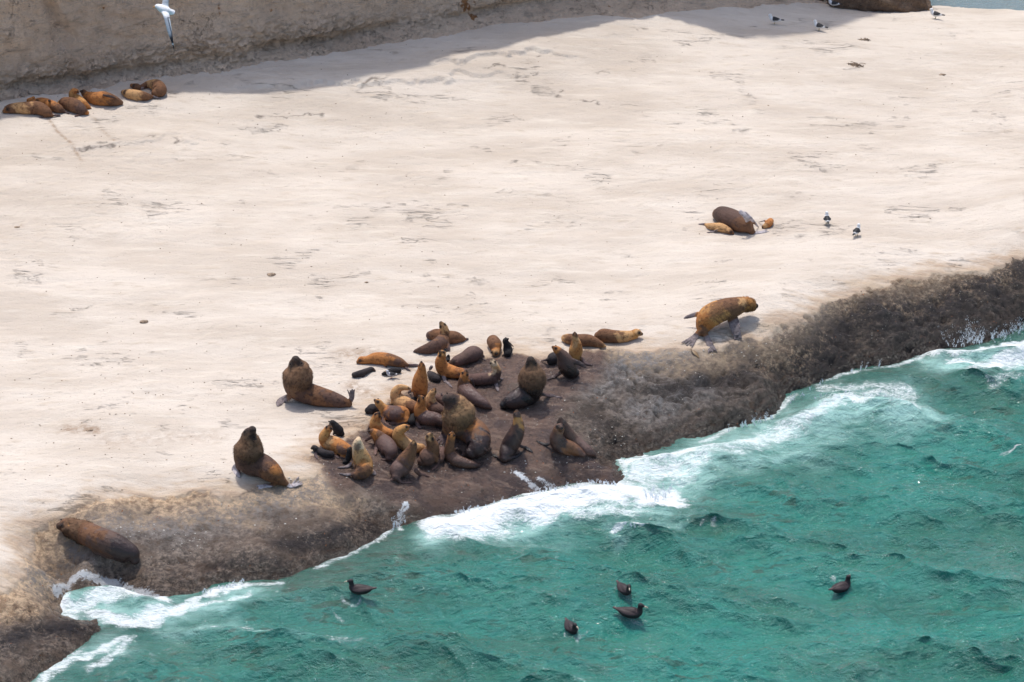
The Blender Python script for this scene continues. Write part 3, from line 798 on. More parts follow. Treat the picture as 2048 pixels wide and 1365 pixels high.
        m3.polygons.foreach_set("use_smooth", np.ones(len(m3.polygons), bool))
        pc = np.array(PAL[cname]); nz = fbm(Va[:, 0] * 8, Va[:, 2] * 8 + Va[:, 1] * 4, 3, 31)[:, None]
        tl = np.clip((Va[:, 2] - base[2]) / max(rad.max() * 3, .1), 0, 1)[:, None]
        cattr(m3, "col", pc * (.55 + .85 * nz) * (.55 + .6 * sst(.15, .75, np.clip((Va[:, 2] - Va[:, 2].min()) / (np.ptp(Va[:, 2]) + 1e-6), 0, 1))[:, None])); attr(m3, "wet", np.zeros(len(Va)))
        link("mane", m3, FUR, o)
    ANIMALS.append(o)
    return o

G = 'g'
CB_ = 'sea lions crowded at the rim of the wet slab'
GP = 'black sea lion pups among the adults'
GF = 'sea lions asleep at the foot of the cliff'
# ---- bulls
animal('A', [(985,1045,40,G),(900,1020,75,G),(760,985,105,G),(600,950,128,G),(440,900,140,G),(330,820,158,-.02),(345,700,186,0),(345,610,150,0),(325,545,92,0),(318,498,66,-.04)],
       [(4, [(240,950,120,0),(150,1000,110,G),(100,1060,95,G)], -.3), (0, [(985,1030,60,0),(1015,960,70,.0),(1005,865,85,0)], 0, 4), (0, [(940,1060,50,0),(1010,1040,36,G)], -.3)],
       ['brown','choc','brown','choc','mane','mane','dark'], 'dark brown bull sea lion on the pale sand, head thrown back, hind flipper raised', 'sea lion', 'bull sea lions', 'bull_sea_lion', mane=(.60,.86,'mane'), flipc='grey', patches=[(230,960,70,4,'brown',0)])
animal('G', [(985,1110,50,G),(900,1050,105,G),(790,950,160,G),(640,850,185,G),(480,800,200,G),(400,720,195,-.05),(440,590,212,0),(450,480,165,0),(450,380,108,-.02),(490,305,76,-.05)],
       [(4, [(300,830,130,0),(235,900,130,G),(290,1010,110,G)], -.3), (0, [(900,1100,70,0),(760,1150,80,G),(560,1180,80,G)], -.5, 4), (0, [(990,1100,80,0),(1080,1160,80,G),(1225,1085,110,G)], .1, 4)],
       ['brown','brown','choc','choc','mane','mane','dark'], 'reddish brown bull sea lion at the sand edge with splayed pale hind flippers', 'sea lion', 'bull sea lions', 'bull_sea_lion', mane=(.58,.86,'mane'), flipc='pale', patches=[(880,900,130,2,'rust',0),(380,780,120,4,'dark',0)])
animal('E', [(1010,905,85,G),(1090,830,140,G),(1080,690,165,G),(950,590,175,G),(850,520,190,-.05),(850,420,205,-.05),(810,330,165,0),(755,265,104,-.05),(705,240,76,-.08)],
       [(3, [(720,560,120,0),(680,700,120,G),(620,800,130,G)], -.6, 4), (0, [(1010,900,80,0),(880,925,70,G)], -.5), (0, [(1180,860,90,0),(1240,850,60,G),(1080,945,50,G)], -.3), (3, [(700,480,90,0),(670,620,60,G)], -.7)],
       ['wet','wet','brown','mane','manel','mane','dark','dark'], 'largest shaggy bull with grey wrinkled back sitting in the middle of the crowd', 'sea lion', 'bull sea lions', 'bull_sea_lion', wetv=(.8,.75,.1,0,0,0,0), mane=(.55,.86,'manel'), flipc='skin', patches=[(1000,590,90,3,'rust',0),(900,740,110,2,'skin',.5)])
animal('C', [(205,945,48,G),(290,905,95,G),(400,860,120,G),(490,810,130,G),(515,730,140,-.1),(522,650,150,0),(520,580,135,0),(512,490,66,0),(506,445,52,-.03)],
       [(3, [(620,820,70,0),(720,840,60,G),(850,862,35,G)], -.2), (0, [(190,960,40,0),(330,985,40,G)], -.6)],
       ['black','wet','black','black','mane','mane','dark'], 'bull sea lion with glossy black body and yellow brown mane, muzzle up', 'sea lion', 'bull sea lions', 'bull_sea_lion', wetv=(1,1,1,.7,0,0,0), mane=(.52,.84,'mane'), flipc='skin')
animal('H', [(560,800,90,G),(580,700,150,G),(650,570,195,.12),(780,480,200,.16),(940,420,190,.18),(1090,380,172,.18),(1230,340,140,.14),(1350,345,118,.10),(1430,365,82,.06),(1465,362,56,.02)],
       [(5, [(1060,540,190,0),(1110,720,190,-.35),(1165,940,130,G)], -.7, 5), (0, [(500,800,110,0),(420,900,130,G),(290,1030,210,G)], -.3, 5), (0, [(600,820,90,0),(650,950,120,G),(730,1150,150,G)], -.4, 5), (2, [(480,500,90,0),(360,530,80,.1),(240,572,50,.0)], .6)],
       ['brown','rust','gold','brown','brown','gold','brown','black'], 'golden brown bull sea lion walking uphill on the rim towards the right, alone', 'sea lion', 'bull sea lions', 'bull_sea_lion', flipc='grey', patches=[(800,400,170,3,'brown',0),(1250,280,90,6,'tan',0),(1450,380,60,8,'black',.2)], mane=(.70,.9,'gold'))
animal('K', [(1620,1030,85,G),(1560,920,150,G),(1400,850,205,G),(1200,750,220,G),(980,660,210,G),(760,560,200,G),(560,490,172,G),(420,450,128,G),(335,450,80,-.02)],
       [(4, [(900,760,110,0),(960,920,70,G),(1250,1010,50,G)], -.75), (0, [(1560,1000,90,0),(1400,1050,70,G),(1270,1020,50,G)], -.5), (0, [(1620,1060,100,0),(1650,1090,60,G)], -.3)],
       ['wet','wet','wet','choc','brown','brown','brown','dark'], 'big wet bull sea lion lying flat on the lower rock near the left edge', 'sea lion', 'bull sea lions', 'bull_sea_lion', wetv=(.95,.95,.9,.5,.1,0,.1,.2), mane=(.62,.86,'mane'), flipc='wet', patches=[(1050,560,120,4,'brown',0),(560,420,110,6,'gold',0)])
animal('J', [(1250,730,80,G),(1150,640,160,G),(980,560,205,G),(800,480,215,G),(650,410,180,G),(580,400,130,G)],
       [(1, [(1040,350,90,0),(1150,470,110,-.05),(1250,720,110,G)], -.9), (1, [(1130,370,70,0),(1260,500,80,-.05),(1400,660,60,G)], -.5), (0, [(1290,780,90,0),(1450,770,90,G),(1600,735,70,G)], -.3, 3)],
       ['brown','brown','choc','dark','brown'], 'sleeping dark brown bull out on the open sand between two tan pups', 'sea lion', 'bull sea lions', 'bull_sea_lion', flipc='pale', eyes=False, nose=False, wetv=(.2,.3,.2))
# ---- the upper group of the crowd
animal('A', [(1690,560,28,G),(1610,530,62,G),(1460,490,80,G),(1310,480,76,G),(1200,500,52,G),(1130,505,45,G),(1088,525,26,G)],
       [(3, [(1370,480,50,0),(1410,540,48,G),(1445,590,34,G)], -.8), (0, [(1700,560,30,0),(1850,565,46,G)], 0), (0, [(1660,580,30,0),(1745,635,24,G)], -.5)],
       ['brown','brown','rust','rust','rust','rust'], 'slim rust coloured sea lion asleep on its belly above the dark pup', group=CB_, patches=[(1580,520,45,1,'choc',.2)], eyes=False)
animal('A', [(1045,685,36,G),(1130,665,44,G),(1210,632,38,G),(1262,615,29,G),(1302,630,14,G)], [(2, [(1190,660,30,0),(1150,712,26,G)], -.6)],
       ['pup','pup','pup','choc'], 'charcoal pup lying apart below the sleeping rust female, nose to the right', 'sea lion pup', GP, 'sea_lion_pup', eyes=False)
animal('A', [(1598,630,36,G),(1520,640,44,G),(1440,662,32,G),(1398,672,16,G)], [(2, [(1440,670,24,0),(1500,700,22,G)], -.5)],
       ['black','black','black'], 'black pup stretched out directly behind the small pink legged gull', 'sea lion pup', GP, 'sea_lion_pup', eyes=False)
animal('B', [(850,395,45,G),(760,378,85,G),(640,375,95,G),(500,345,88,G),(410,350,60,G)], [(0, [(880,400,40,0),(930,395,40,G)], 0)],
       ['brown','brown','brown','brown','purp'], 'brown sea lion lying behind the one with its neck stretched up, head hidden', group=CB_, eyes=False, nose=False)
animal('B', [(215,560,24,G),(290,550,52,G),(400,525,80,G),(530,470,98,G),(610,380,90,G),(610,290,66,-.05),(585,225,50,0),(560,180,33,0)],
       [(3, [(640,470,80,0),(670,560,50,G)], .3), (0, [(215,560,30,0),(180,575,26,G)], 0)],
       ['choc','choc','choc','brown','brown','tan','tan'], 'sea lion with pale tan neck stretched up and dark brown rump, topmost of the crowd', group=CB_, eyes=True)
animal('B', [(1080,590,62,G),(1000,600,112,G),(880,660,92,G),(760,710,68,G),(690,730,40,G)],
       [(0, [(1080,680,40,0),(1170,692,26,G)], -.2), (0, [(1110,620,50,0),(1150,640,40,G)], .3)],
       ['purp','purp','choc','purp','brown'], 'plump purplish brown sea lion dozing face down between two raised heads', group=CB_, eyes=False, wetv=(.3,.3,.1))
animal('B', [(1270,430,90,G),(1300,480,92,G),(1310,545,68,G),(1300,590,50,G),(1285,620,28,G)], [(1, [(1230,500,30,0),(1250,560,24,G)], -.4)],
       ['brown','brown','rust','tan','tan'], 'round brown mother lying head down with a black pup at her side', group=CB_)
animal('B', [(1470,600,48,G),(1470,540,66,G),(1455,470,48,0),(1440,420,36,0),(1480,395,14,0)], [(1, [(1490,450,24,0),(1550,505,16,G)], .3), (0, [(1440,620,34,0),(1390,620,24,G)], -.3)],
       ['black','black','black'], 'black pup sitting up pressed against the round brown mother', 'sea lion pup', GP, 'sea_lion_pup')
animal('B', [(880,860,62,G),(780,860,80,G),(680,840,95,G),(590,800,98,G),(555,710,80,-.06),(570,640,62,0),(568,595,50,0),(552,575,30,-.04)],
       [(3, [(590,880,70,0),(620,980,50,G),(710,1060,36,G)], -.8), (3, [(430,780,50,0),(400,820,40,G)], .4)],
       ['purp','rust','rust','rust','rust','gold','gold'], 'bright rust sea lion with head turned to look up, propped on a pale tipped flipper', group=CB_, flipc='grey')
animal('B', [(655,690,24,G),(655,660,30,G),(660,630,22,0)], [(0,[(640,690,20,0),(620,705,14,G)],-.3)], ['black','black'], 'tiny black pup peeping from behind the bright rust female', 'sea lion pup', GP, 'sea_lion_pup', eyes=False, nose=False)
animal('B', [(400,860,34,G),(450,910,62,G),(505,945,52,G),(535,965,26,G)], [(1,[(470,950,30,0),(500,985,24,G)],-.5)], ['pupb','pup','pup'], 'purplish black pup curled on the sand under the bright rust female', 'sea lion pup', GP, 'sea_lion_pup', eyes=False)
animal('B', [(880,930,55,G),(1000,950,78,G),(1150,945,86,G),(1270,920,86,G),(1320,850,64,-.03),(1300,780,58,0),(1270,725,44,0),(1255,680,22,0)],
       [(3, [(1300,950,60,0),(1310,1020,60,G),(1340,1110,46,G)], -.8), (3, [(1350,940,40,0),(1400,940,34,G)], .2)],
       ['purp','purp','purp','purp','tan','cream','cream'], 'sea lion with creamy nape and purplish flanks stretching its neck, seen from behind', group=CB_, flipc='grey', patches=[(1260,840,60,4,'cream',0)])
animal('B', [(1240,1340,24,G),(1160,1290,66,G),(1060,1230,92,G),(950,1150,108,G),(880,1060,100,G),(868,960,72,-.02),(885,880,50,0),(902,830,22,0)],
       [(4, [(970,960,60,0),(1010,1060,44,G)], .2), (4, [(810,1090,60,0),(790,1150,40,G)], .1)],
       ['purp','purp','purp','purp','brown','rust','brown'], 'smooth wet backed sea lion with rusty neck, left of the black bodied bull', group=CB_, wetv=(.75,.75,.8,.6,.2,0,0))
animal('B', [(275,1150,98,G),(270,1040,112,.0),(280,930,98,0),(295,830,66,0),(295,760,44,0),(292,715,22,0)],
       [(0, [(180,1090,50,0),(110,1130,40,G)], .1), (0, [(330,1200,50,0),(200,1215,40,G)], .2)],
       ['brown','rust','rust','rust','rust','brown'], 'upright rust sea lion seen from behind, body like a cone, nose to the sky', group=CB_, patches=[(275,960,90,2,'rust',0)], eyes=False)
# ---- right of the crowd
animal('C', [(720,470,34,G),(750,430,64,G),(800,400,50,G)], [(0, [(690,440,40,0),(625,458,24,G)], -.2)], ['black','pup','pup'], 'black pup tucked behind the female that looks left on the right side', 'sea lion pup', GP, 'sea_lion_pup', eyes=False, nose=False)
animal('C', [(1000,590,50,G),(950,570,90,G),(900,500,98,-.04),(870,420,78,0),(820,355,52,-.02),(785,325,38,0),(752,302,20,0)],
       [(1, [(830,590,60,0),(770,630,50,G),(690,660,34,G)], -.4), (0, [(960,450,60,0),(1040,480,56,0),(1115,525,44,-.05)], -.9), (0, [(890,520,40,0),(960,570,50,-.02),(1030,620,40,G)], -1.0)],
       ['wet','black','dark','choc','rust','rust'], 'sea lion with black belly and rusty head looking left, hind flippers lifted', group=CB_, wetv=(.8,.8,.5,.2,0), flipc='wet')
animal('C', [(1000,410,66,G),(1005,340,78,.0),(1010,270,60,0),(998,205,40,0),(994,160,26,0),(995,140,14,0)],
       [(0, [(1070,430,50,0),(1110,480,44,G),(1190,502,22,G)], .2)],
       ['brown','gold','rust','tan','brown','brown'], 'narrow upright sea lion with blotched orange back, nose up, on the right of the crowd', group=CB_, patches=[(990,280,40,2,'tan',0),(1030,350,45,1,'rust',0)], eyes=False)
animal('C', [(1320,290,18,G),(1260,265,44,G),(1150,230,68,G),(1030,225,68,G),(930,212,60,G),(885,205,44,G)], [(0, [(1320,290,20,0),(1340,298,14,G)], 0)],
       ['tan','brown','brown','brown','tan'], 'mottled brown sea lion lying on its side behind the narrow upright one', group=CB_, eyes=False, nose=False)
animal('C', [(1255,180,50,G),(1310,170,74,G),(1420,185,74,G),(1540,185,66,G),(1630,170,56,G),(1685,148,46,.02),(1735,158,22,0)],
       [(0, [(1260,220,40,0),(1330,245,36,G),(1410,240,28,G)], -.6)],
       ['brown','brown','brown','tan','gold','tan','brown'], 'tan sea lion lying on the rim, head raised to the right, rightmost of the crowd', group=CB_)
# ---- left and middle of the crowd
animal('D', [(930,285,50,G),(990,262,74,G),(1050,285,50,G)], [(1, [(980,270,40,0),(950,318,34,G)], -.7)], ['black','pup','black'], 'round black pup curled up on the left, beside the rusty female facing left', 'sea lion pup', GP, 'sea_lion_pup', eyes=False, nose=False)
animal('D', [(1440,400,55,G),(1400,330,105,G),(1290,330,115,G),(1190,300,95,G),(1120,235,62,.0),(1065,175,48,0),(1020,140,22,0)],
       [(3, [(1140,360,60,0),(1150,440,50,G),(1225,500,34,G)], -.8), (0, [(1450,420,60,0),(1350,468,48,G),(1200,455,40,G)], -.7)],
       ['rust','rust','purp','rust','gold','gold','brown'], 'rusty sea lion facing left with a shiny purple flank, flipper folded along its belly', group=CB_, flipc='purp', patches=[(1310,360,95,2,'purp',.75)], wetv=(.1,.1,.2,0,0))
animal('A', [(1790,1090,80,G),(1690,1050,92,G),(1590,990,88,G),(1560,910,68,.0),(1600,850,50,0),(1660,840,38,0),(1710,850,24,0),(1740,855,12,0)], [(2, [(1530,1010,50,0),(1490,1050,40,G)], .2)],
       ['brown','tan','tan','tan','tan','tan','brown'], 'tan sea lion bending its neck down to the right behind the rusty one', group=CB_, eyes=False)
animal('D', [(1520,440,54,G),(1545,370,48,G)], [(0,[(1500,440,26,0),(1480,470,20,G)],-.3)], ['black','black'], 'black pup wedged between two rusty females left of the big bull', 'sea lion pup', GP, 'sea_lion_pup', eyes=False, nose=False)
animal('E', [(650,530,70,G),(560,490,88,G),(460,475,95,G),(400,440,96,G),(375,360,80,-.02),(385,290,60,0),(385,240,46,0),(365,208,26,-.03)],
       [(3, [(330,520,60,0),(350,570,60,G),(385,600,44,G)], -.6)],
       ['wet','purp','purp','rust','rust','rust','gold'], 'rust chested sea lion with dark wet back sitting directly left of the biggest bull', group=CB_, wetv=(.7,.8,.6,.1,0,0), flipc='skin')
animal('E', [(660,400,60,G),(590,370,80,G),(530,330,82,G),(500,250,68,.0),(515,185,50,0),(545,140,34,0),(560,112,18,0)], [(2, [(470,350,40,0),(460,400,34,G)], .3)],
       ['choc','choc','brown','tan','tan','tan','rust'], 'sea lion with cream throat, nose raised, behind the biggest bull', group=CB_, eyes=False)
animal('E', [(700,300,50,G),(650,250,60,G),(600,230,52,G)], [(1, [(640,220,26,0),(640,165,22,0)], 0)], ['purp','purp','purp'], 'purple brown sea lion mostly hidden behind the biggest bull, blue grey flipper up', group=CB_, eyes=False, flipc='grey', nose=False)
animal('E', [(260,260,24,G),(300,245,34,G),(330,245,20,G)], [(0,[(280,260,20,0),(265,275,14,G)],-.3)], ['black','black'], 'small black pup half hidden between the cone shaped female and the rust chested one', 'sea lion pup', GP, 'sea_lion_pup', eyes=False, nose=False)
animal('D', [(575,600,36,G),(540,570,68,G),(490,510,62,.0),(450,455,44,0),(425,455,34,-.02),(408,462,16,-.02)], [(1, [(470,580,30,0),(450,615,26,G)], -.4)],
       ['black','black','black','pup'], 'black pup sitting up behind the orange female, left end of the crowd', 'sea lion pup', GP, 'sea_lion_pup')
animal('D', [(430,880,46,G),(330,868,52,G),(245,825,44,G),(190,795,40,.0),(160,800,22,-.02)], [(2, [(215,850,46,0),(215,900,46,G),(238,940,30,G)], -.7)],
       ['pup','pup','pup','pupb'], 'dark grey pup lying lowest on the left, nose out towards the sand', 'sea lion pup', GP, 'sea_lion_pup', eyes=False)
animal('D', [(690,850,72,G),(600,810,98,G),(480,745,108,G),(370,710,100,G),(335,640,82,.0),(365,570,62,0),(395,525,48,0),(408,482,22,0)],
       [(3, [(450,770,80,0),(460,870,66,G),(530,935,36,G)], -.8), (0, [(620,870,50,0),(560,920,40,G),(640,935,30,G)], -.4)],
       ['brown','rust','tan','rust','gold','rust','brown'], 'orange sea lion propped on a straight flipper, leftmost adult of the crowd, pups beside it', group=CB_, patches=[(560,830,80,1,'purp',.3)])
animal('D', [(600,990,24,G),(645,960,40,G),(672,890,44,.0),(680,820,36,0),(695,790,20,0)], [(1,[(640,980,24,0),(585,1000,18,G)],-.4)], ['black','black','black'], 'slim black pup leaning on the cream headed female', 'sea lion pup', GP, 'sea_lion_pup', eyes=False)
animal('D', [(760,1170,60,G),(850,1110,118,G),(870,1020,128,G),(830,910,118,.0),(800,810,92,0),(790,745,76,0),(795,695,52,0),(800,670,34,.03)],
       [(0, [(730,1150,60,0),(640,1160,50,G),(540,1145,30,G)], -.3), (2, [(960,1100,70,0),(1030,1150,70,G)], .2), (2, [(700,1010,60,0),(640,1050,50,G),(510,1062,24,G)], .3)],
       ['choc','brown','gold','tan','cream','cream','cream'], 'cream headed sea lion seen from behind with orange back, lowest left of the crowd', group=CB_, eyes=False, flipc='grey', patches=[(790,790,60,4,'choc',0),(860,1000,60,2,'rust',0)], nose=False)
animal('D', [(1270,610,60,G),(1180,590,74,G),(1090,550,86,G),(1035,480,86,.0),(1035,410,70,0),(1060,350,50,0),(1078,315,26,-.02)], [(2, [(960,500,40,0),(930,560,34,G)], .2)],
       ['brown','rust','rust','gold','rust','brown'], 'rust sea lion holding its head up behind the one turned left', group=CB_)
animal('D', [(1215,930,50,G),(1230,850,105,G),(1190,770,122,G),(1110,690,108,G),(1050,620,80,-.02),(1000,580,58,0),(955,570,30,0),(930,562,16,0)],
       [(3, [(1000,620,56,0),(950,660,50,.02),(890,695,50,G)], .2), (3, [(1050,750,66,0),(1035,830,56,G),(1030,885,46,G)], -.7), (0, [(1220,930,46,0),(1160,955,36,G),(1100,945,26,G)], -.4)],
       ['purp','purp','purp','brown','rust','brown','dark'], 'sea lion with mauve grey rump and ragged rusty neck, snout turned left', group=CB_, wetv=(.45,.45,.3,0,0), flipc='purp')
animal('D', [(1660,790,55,G),(1560,790,78,G),(1440,740,92,G),(1355,660,92,.0),(1350,580,80,0),(1400,535,64,0),(1450,515,46,0),(1490,500,24,0)], [(2, [(1390,760,50,0),(1400,820,40,G)], -.5)],
       ['tan','tan','tan','gold','gold','gold','rust'], 'golden sea lion with arched neck and speckled head turned right, middle of the front', group=CB_)
animal('D', [(1310,1190,62,G),(1330,1110,115,G),(1400,1040,128,G),(1450,960,118,.0),(1500,870,90,0),(1535,790,66,0),(1550,740,46,0),(1553,695,24,0)],
       [(1, [(1580,1100,80,0),(1640,1150,64,G),(1770,1185,36,G)], -.1), (0, [(1330,1200,50,0),(1390,1265,46,G),(1540,1262,36,G)], -.5), (0, [(1290,1210,50,0),(1235,1235,36,G)], -.4)],
       ['purp','purp','purp','brown','brown','brown','tan'], 'sea lion seen from behind with its tail flippers towards the water, speckled nape, nose up', group=CB_, wetv=(.4,.4,.2,0,0), flipc='purp', eyes=False)
animal('E', [(400,1010,66,G),(440,980,104,G),(500,920,108,G),(530,840,84,-.02),(510,770,68,0),(495,715,52,0),(515,670,26,-.04)],
       [(2, [(580,980,60,0),(595,1050,46,G),(520,1120,34,G)], -.6)],
       ['choc','choc','brown','brown','brown','tan','tan'], 'dark bellied brown sea lion with pale muzzle tipped upward, front row centre', group=CB_, flipc='purp')
animal('E', [(1095,1070,26,G),(1030,1058,46,G),(930,1035,66,G),(820,1000,78,G),(745,930,74,G),(738,850,62,-.01),(752,760,54,0),(765,690,42,0),(772,650,20,0)],
       [(0, [(1090,1065,40,0),(1120,1050,44,G),(1160,1025,30,G)], 0), (4, [(830,860,50,0),(890,910,40,G)], .4)],
       ['wet','choc','choc','choc','brown','rust','rust'], 'slender curved sea lion with rusty throat at the front, below the biggest bull', group=CB_, wetv=(.9,.8,.7,.4,.1,0), flipc='wet')
animal('E', [(630,1000,38,G),(640,930,54,G),(650,870,46,G)], [(0,[(620,1010,24,0),(600,1025,18,G)],-.4)], ['choc','purp','purp'], 'brown mottled pup lying between the front row females and the biggest bull', 'sea lion pup', GP, 'sea_lion_pup', eyes=False, nose=False)
# ---- front right, wet
animal('F', [(335,800,68,G),(355,730,98,G),(400,640,122,G),(450,550,124,.0),(500,440,108,0),(520,340,84,0),(512,250,60,0),(502,190,46,0),(500,155,28,0)],
       [(0, [(300,800,60,0),(230,780,50,G),(160,740,36,G)], -.2), (0, [(390,800,60,0),(480,780,60,G),(570,725,44,G)], -.3), (2, [(570,640,60,0),(630,660,64,G),(720,720,34,G)], .1)],
       ['wet','wet','wet','wet','choc','gold','choc','rust'], 'glossy wet sea lion sitting upright with black splayed flippers, second from the right in front', group=CB_, wetv=(1,1,1,1,.9,.8,.3), flipc='black', eyes=False)
animal('F', [(1560,750,36,G),(1480,700,66,G),(1380,630,84,G),(1270,560,92,G),(1200,470,92,.0),(1150,390,84,0),(1110,310,60,0),(1100,260,34,0)],
       [(0, [(1570,760,30,0),(1590,785,22,G)], 0)], ['purp','purp','choc','choc','dark','dark'], 'dark brown sea lion right behind the one that looks at us, nearest the breaking waves', group=CB_, wetv=(.6,.6,.6,.4,.2), eyes=False)
animal('F', [(1415,755,36,G),(1340,705,66,G),(1230,650,92,G),(1100,620,118,G),(1050,530,104,-.08),(1060,450,84,-.02),(1090,385,64,-.03),(1110,385,36,-.09)],
       [(3, [(950,600,60,0),(880,610,50,G),(770,560,34,G)], .2), (3, [(1100,700,60,0),(1220,745,50,G),(1410,755,34,G)], -.9)],
       ['choc','brown','brown','wet','choc','brown','choc'], 'wet brown sea lion facing the camera, front flippers spread wide, at the slab corner', group=CB_, wetv=(.6,.5,.5,.9,.8,.4), flipc='black')
# ---- open sand pups
animal('J', [(320,610,26,G),(400,640,62,G),(520,655,84,G),(640,675,96,G),(750,715,80,G),(830,760,58,G),(885,795,28,G)],
       [(0, [(310,600,50,0),(250,600,50,G),(180,600,40,G)], 0), (3, [(560,720,60,0),(470,760,46,G),(345,772,30,G)], -.7)],
       ['tan','tan','tan','tan','brown','rust'], 'tan pup asleep in front of the lone dark bull on the sand', 'sea lion pup', 'tan pups beside the lone sleeping bull', 'sea_lion_pup', flipc='grey', eyes=False)
animal('J', [(1650,540,68,G),(1610,590,82,G),(1550,635,58,G),(1495,660,34,G)], [(1, [(1530,530,40,0),(1400,562,34,G)], .2)],
       ['rust','rust','tan','brown'], 'small rusty pup curled to the right of the lone dark bull on the sand', 'sea lion pup', 'tan pups beside the lone sleeping bull', 'sea_lion_pup', flipc='grey', eyes=False)
# ---- asleep at the foot of the cliff
animal('I', [(720,470,26,G),(670,445,52,G),(580,405,64,G),(470,375,56,G),(380,365,36,G)], [(2, [(560,350,30,0),(600,365,34,G),(650,400,24,G)], -.8), (0, [(720,470,30,0),(790,500,22,G)], 0)],
       ['choc','brown','rust','rust','rust'], 'rusty brown sea lion in the cliff foot row lying behind the front left one', group=GF, eyes=False)
animal('I', [(585,520,24,G),(530,480,60,G),(430,435,78,G),(320,435,74,G),(200,435,66,G),(100,450,50,G),(45,475,26,G)],
       [(0, [(590,520,30,0),(690,520,20,G)], 0), (0, [(570,530,24,0),(450,545,20,G)], -.3), (3, [(370,460,40,0),(390,510,28,G)], -.6)],
       ['brown','brown','brown','tan','brown','rust'], 'brown sea lion at the left edge of the photo, first in the cliff foot row', group=GF, eyes=True)
animal('I', [(990,490,26,G),(930,455,62,G),(840,405,84,G),(740,375,66,G),(690,380,40,G)], [(0, [(950,495,36,0),(850,530,24,G)], -.3)],
       ['rust','choc','brown','brown','tan'], 'round backed brown sea lion in the middle of the cliff foot row, purple tail flipper', group=GF, flipc='purp', eyes=False, nose=False)
animal('I', [(1010,425,24,G),(950,390,50,G),(880,340,58,G),(825,290,46,.0),(835,245,38,0),(870,245,26,0),(890,262,14,0)], [(0, [(1010,425,26,0),(1040,440,18,G)], 0)],
       ['rust','gold','gold','rust','brown'], 'sea lion at the cliff foot with arched neck, nuzzling its neighbour to the right', group=GF, eyes=False)
animal('I', [(1375,375,30,G),(1300,355,62,G),(1190,330,84,G),(1080,325,74,G),(990,290,48,G),(945,255,32,.0),(920,245,18,0)],
       [(1, [(1180,290,30,0),(1290,310,44,-.02),(1375,345,30,G)], -.9), (0, [(1160,390,30,0),(1270,395,36,G),(1385,390,30,G)], -.8)],
       ['brown','brown','rust','rust','brown','dark'], 'sea lion lying on its back at the cliff foot with long black flippers crossed', group=GF, flipc='wet', eyes=False)
animal('I', [(1720,310,24,G),(1660,305,50,G),(1570,290,62,G),(1470,275,52,G),(1400,255,32,G)], [(0, [(1730,300,24,0),(1830,330,20,G)], 0), (2, [(1520,330,24,0),(1570,355,18,G)], -.6)],
       ['brown','brown','tan','tan','tan'], 'tan spindle shaped sea lion at the cliff foot in front of the curled one', group=GF, eyes=False, flipc='grey')
animal('I', [(1770,270,52,G),(1820,235,78,G),(1780,180,74,G),(1690,165,44,G),(1600,200,30,G),(1560,200,42,G),(1500,178,28,G)], [(1, [(1850,270,40,0),(1885,260,34,G)], .2)],
       ['brown','brown','tan','brown','brown','rust'], 'curled sea lion at the right end of the cliff foot row, head tucked left', group=GF, eyes=False, patches=[(1625,215,26,4,'pale',.4)])
animal('I', [(330,350,30,G),(370,335,26,G),(380,320,20,.0)], [(0,[(320,360,20,0),(300,365,14,G)],0)], ['rust','rust'], 'small head showing behind the cliff foot row at the far left', 'sea lion', GF, 'sea_lion', eyes=False, nose=False)
